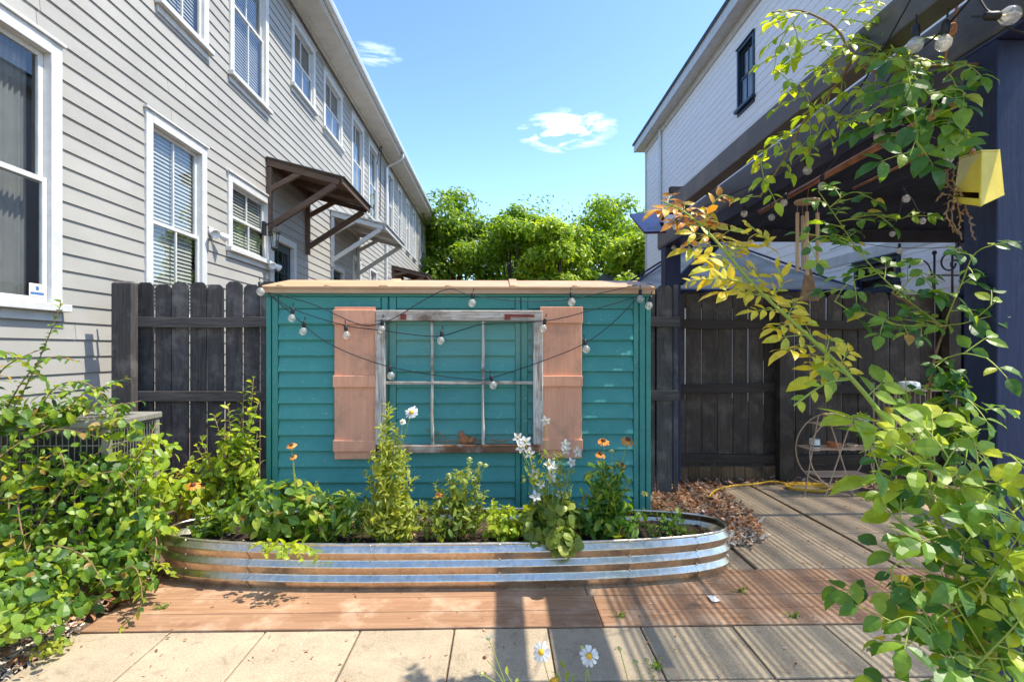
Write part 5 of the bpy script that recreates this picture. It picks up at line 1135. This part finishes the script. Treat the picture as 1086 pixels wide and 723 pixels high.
pot('succulent_pot', 'grey teal pot with trailing leaves on the hoop stand top shelf', 'plant pot', 913, 451.5, YT, cup(.07,.09), 'ceramic_teal', plantlet('leaf_grey'))
pot('tin_can', 'small white tin can on the left of the middle hoop shelf', 'can', 864, 477.5, YT, [(.042,0),(.044,.004),(.042,.045),(.044,.05),(.042,.095),(.044,.10),(.036,.10),(.036,.08)], 'ceramic_white', lambda t, p: (lambda mb: (mb.lathe([(.0425,.035),(.0435,.05),(.0425,.07)], p, 14), mb.build('label_band', 'ac_dark', t)))(MB()))
pot('terracotta_pot', 'terracotta pot in the middle of the hoop stand shelf', 'plant pot', 884, 477.5, YT, cup(.055,.07), 'terracotta', rim('terracotta', .054, .065, .007))
pot('pale_pot', 'small pale pot right of the terracotta one on the hoop shelf', 'plant pot', 903, 477.5, YT, cup(.045,.055), 'wood_light', rim('wood_light', .044, .052))
pot('blue_mug', 'blue ceramic mug on the lower shelf of the wire rack', 'mug', 944, 477.5, YB2, cup(.05,.085), 'ceramic_blue', lambda t, p: (lambda mb: (mb.tube(smoothpath([p+V((-.045,-.0,.07)),p+V((-.08,0,.06)),p+V((-.08,0,.03)),p+V((-.04,0,.02))],4), .007, 6), mb.build('handle', 'ceramic_blue', t)))(MB()))
pot('yellow_jar', 'bright yellow jar on the left of the middle rack shelf', 'jar', 945, 449.5, YB2, [(.048,0),(.056,.01),(.056,.13),(.048,.145),(.04,.145),(.04,.12)], 'yellow_pot', rim('yellow_pot', .044, .145))
pot('white_jar', 'rounded white jar lying on the top shelf of the wire rack', 'jar', 964, 414.5, YB2, [(.05,0),(.085,.015),(.09,.045),(.08,.075),(.04,.085)], 'ceramic_white', rim('ceramic_white', .05, .082))
pot('orange_pot', 'orange clay pot at the right end of the top rack shelf', 'plant pot', 988, 414.5, YB2, cup(.045,.07), 'terracotta', plantlet('leaf_deep'))
pot('blue_dish', 'shallow blue dish on the right of the middle rack shelf', 'dish', 975, 449.5, YB2, [(.04,0),(.085,.03),(.078,.03),(.04,.012)], 'ceramic_blue', rim('ceramic_blue', .082, .03, .005))
t = thing('stuffed_toy', 'faded pink stuffed animal on the right of the lower rack shelf', 'toy', P(972, 477.5, YB2)); mb = MB(); p = P(972, 477.5, YB2)
mb.ball(p+V((0,0,.05)), .05, 12, 8, (1.5,.9,.95)); mb.ball(p+V((-.085,-.01,.085)), .038, 12, 8, (1,.9,1)); 
for s_ in (-1,1): mb.ball(p+V((-.085,s_*.025,.125)), .014, 8, 5); mb.ball(p+V((.05*s_,-.035,.015)), .02, 8, 5, (1,1.2,.9))
mb.tube([p+V((.07,0,.05)), p+V((.11,0,.08))], .008, 6); mb.build('body', 'pink', t, smooth=True)
# cord on the ground
mb = MB(); c = G(858, 518.5); pts = []
for a in range(60): r = .16+.012*math.sin(a*1.7)+.006*(a//15); pts.append((c.x+r*math.cos(a*.42)*1.15, c.y+r*math.sin(a*.42)*.8, .016+.0035*(a//15)+.003*math.sin(a)))
g = [G(x, y) for x, y in ((842,518),(820,514),(800,517),(775,519),(758,524),(752,531))]
mb.tube(smoothpath(pts+[(p.x, p.y, .035) for p in g], 3), .0075, 6); tag(mb.build('coiled_cord', 'cord_yellow'), 'coiled yellow cord trailing left along the foot of the black fence', 'cord')
# ================================================================== LIGHT
sd = V((.545, -.04, 1.0)).normalized()        # towards the sun
el = math.asin(sd.z); az_ = math.atan2(sd.x, sd.y)
sun = bpy.data.lights.new('sun', 'SUN'); sun.energy = SUN; sun.angle = R(.53); sun.color = (1, .935, .80)
so_ = bpy.data.objects.new('sun', sun); COL.objects.link(so_); so_.rotation_euler = (-sd).to_track_quat('-Z', 'Y').to_euler(); so_.location = (8, 0, 15)
wd = bpy.data.worlds.new('World'); S.world = wd; wd.use_nodes = True; nt = wd.node_tree; nt.nodes.clear()
out = nt.nodes.new('ShaderNodeOutputWorld'); bg = nt.nodes.new('ShaderNodeBackground'); bg.inputs[1].default_value = SKY
sky = nt.nodes.new('ShaderNodeTexSky'); sky.sky_type = 'NISHITA'; sky.sun_disc = False; sky.sun_elevation = el; sky.sun_rotation = az_
sky.air_density = 1.0; sky.dust_density = .6; sky.ozone_density = 2.0; sky.altitude = 10
tc = nt.nodes.new('ShaderNodeTexCoord'); col = mixc(nt, 1.0, sky.outputs[0], (.2, .2, .2), 'MULTIPLY')
gm = nt.nodes.new('ShaderNodeGamma'); gm.inputs[1].default_value = 1.36; nt.links.new(col, gm.inputs[0])
col = mixc(nt, 1.0, gm.outputs[0], (4.3, 4.3, 4.3), 'MULTIPLY')
for n_ in nt.nodes:
    if n_.type == 'MIX': n_.clamp_factor = True; n_.clamp_result = False
nz = N(nt, 'ShaderNodeMapping'); nz.inputs['Scale'].default_value = (1, 1, 3.2); nt.links.new(tc.outputs['Generated'], nz.inputs[0])
cn = noise(nt, nz.outputs[0], 13, 10, .66, .7)
for (px, py, rad, amt) in ((600,139,.10,.66),(398,58,.05,.28)):
    dv = N(nt, 'ShaderNodeVectorMath', operation='SUBTRACT'); nt.links.new(tc.outputs['Generated'], dv.inputs[0]); dv.inputs[1].default_value = ray(px, py).normalized()
    sc_ = N(nt, 'ShaderNodeVectorMath', operation='MULTIPLY'); nt.links.new(dv.outputs[0], sc_.inputs[0]); sc_.inputs[1].default_value = (1, 1, 2.6)
    ln = N(nt, 'ShaderNodeVectorMath', operation='LENGTH'); nt.links.new(sc_.outputs[0], ln.inputs[0])
    k_ = ramp(nt, ln.outputs['Value'], [(0, 1.0), (rad*.45, .75), (rad, 0.0)])
    wi = ramp(nt, cn, [(.40, 0.0), (.72, 1.0)])
    ml_ = N(nt, 'ShaderNodeMath', operation='MULTIPLY'); nt.links.new(k_, ml_.inputs[0]); nt.links.new(wi, ml_.inputs[1])
    mk = ramp(nt, ml_.outputs[0], [(.06, 0.0), (.85, amt)])
    col = mixc(nt, mk, col, (11, 11.3, 11.8))
col = mixc(nt, 1.0, col, (1.01, 1.0, .96), 'MULTIPLY')
nt.links.new(col, bg.inputs[0]); nt.links.new(bg.outputs[0], out.inputs[0])
vs = S.view_settings; S.display_settings.display_device = 'sRGB'; vs.view_transform = 'Standard'; vs.look = 'None'; vs.exposure = EXPO; vs.gamma = 1; vs.use_curve_mapping = False
S.cycles.max_bounces = 8; S.cycles.diffuse_bounces = 4; S.cycles.glossy_bounces = 4; S.cycles.transparent_max_bounces = 16
S.cycles.use_denoising = True
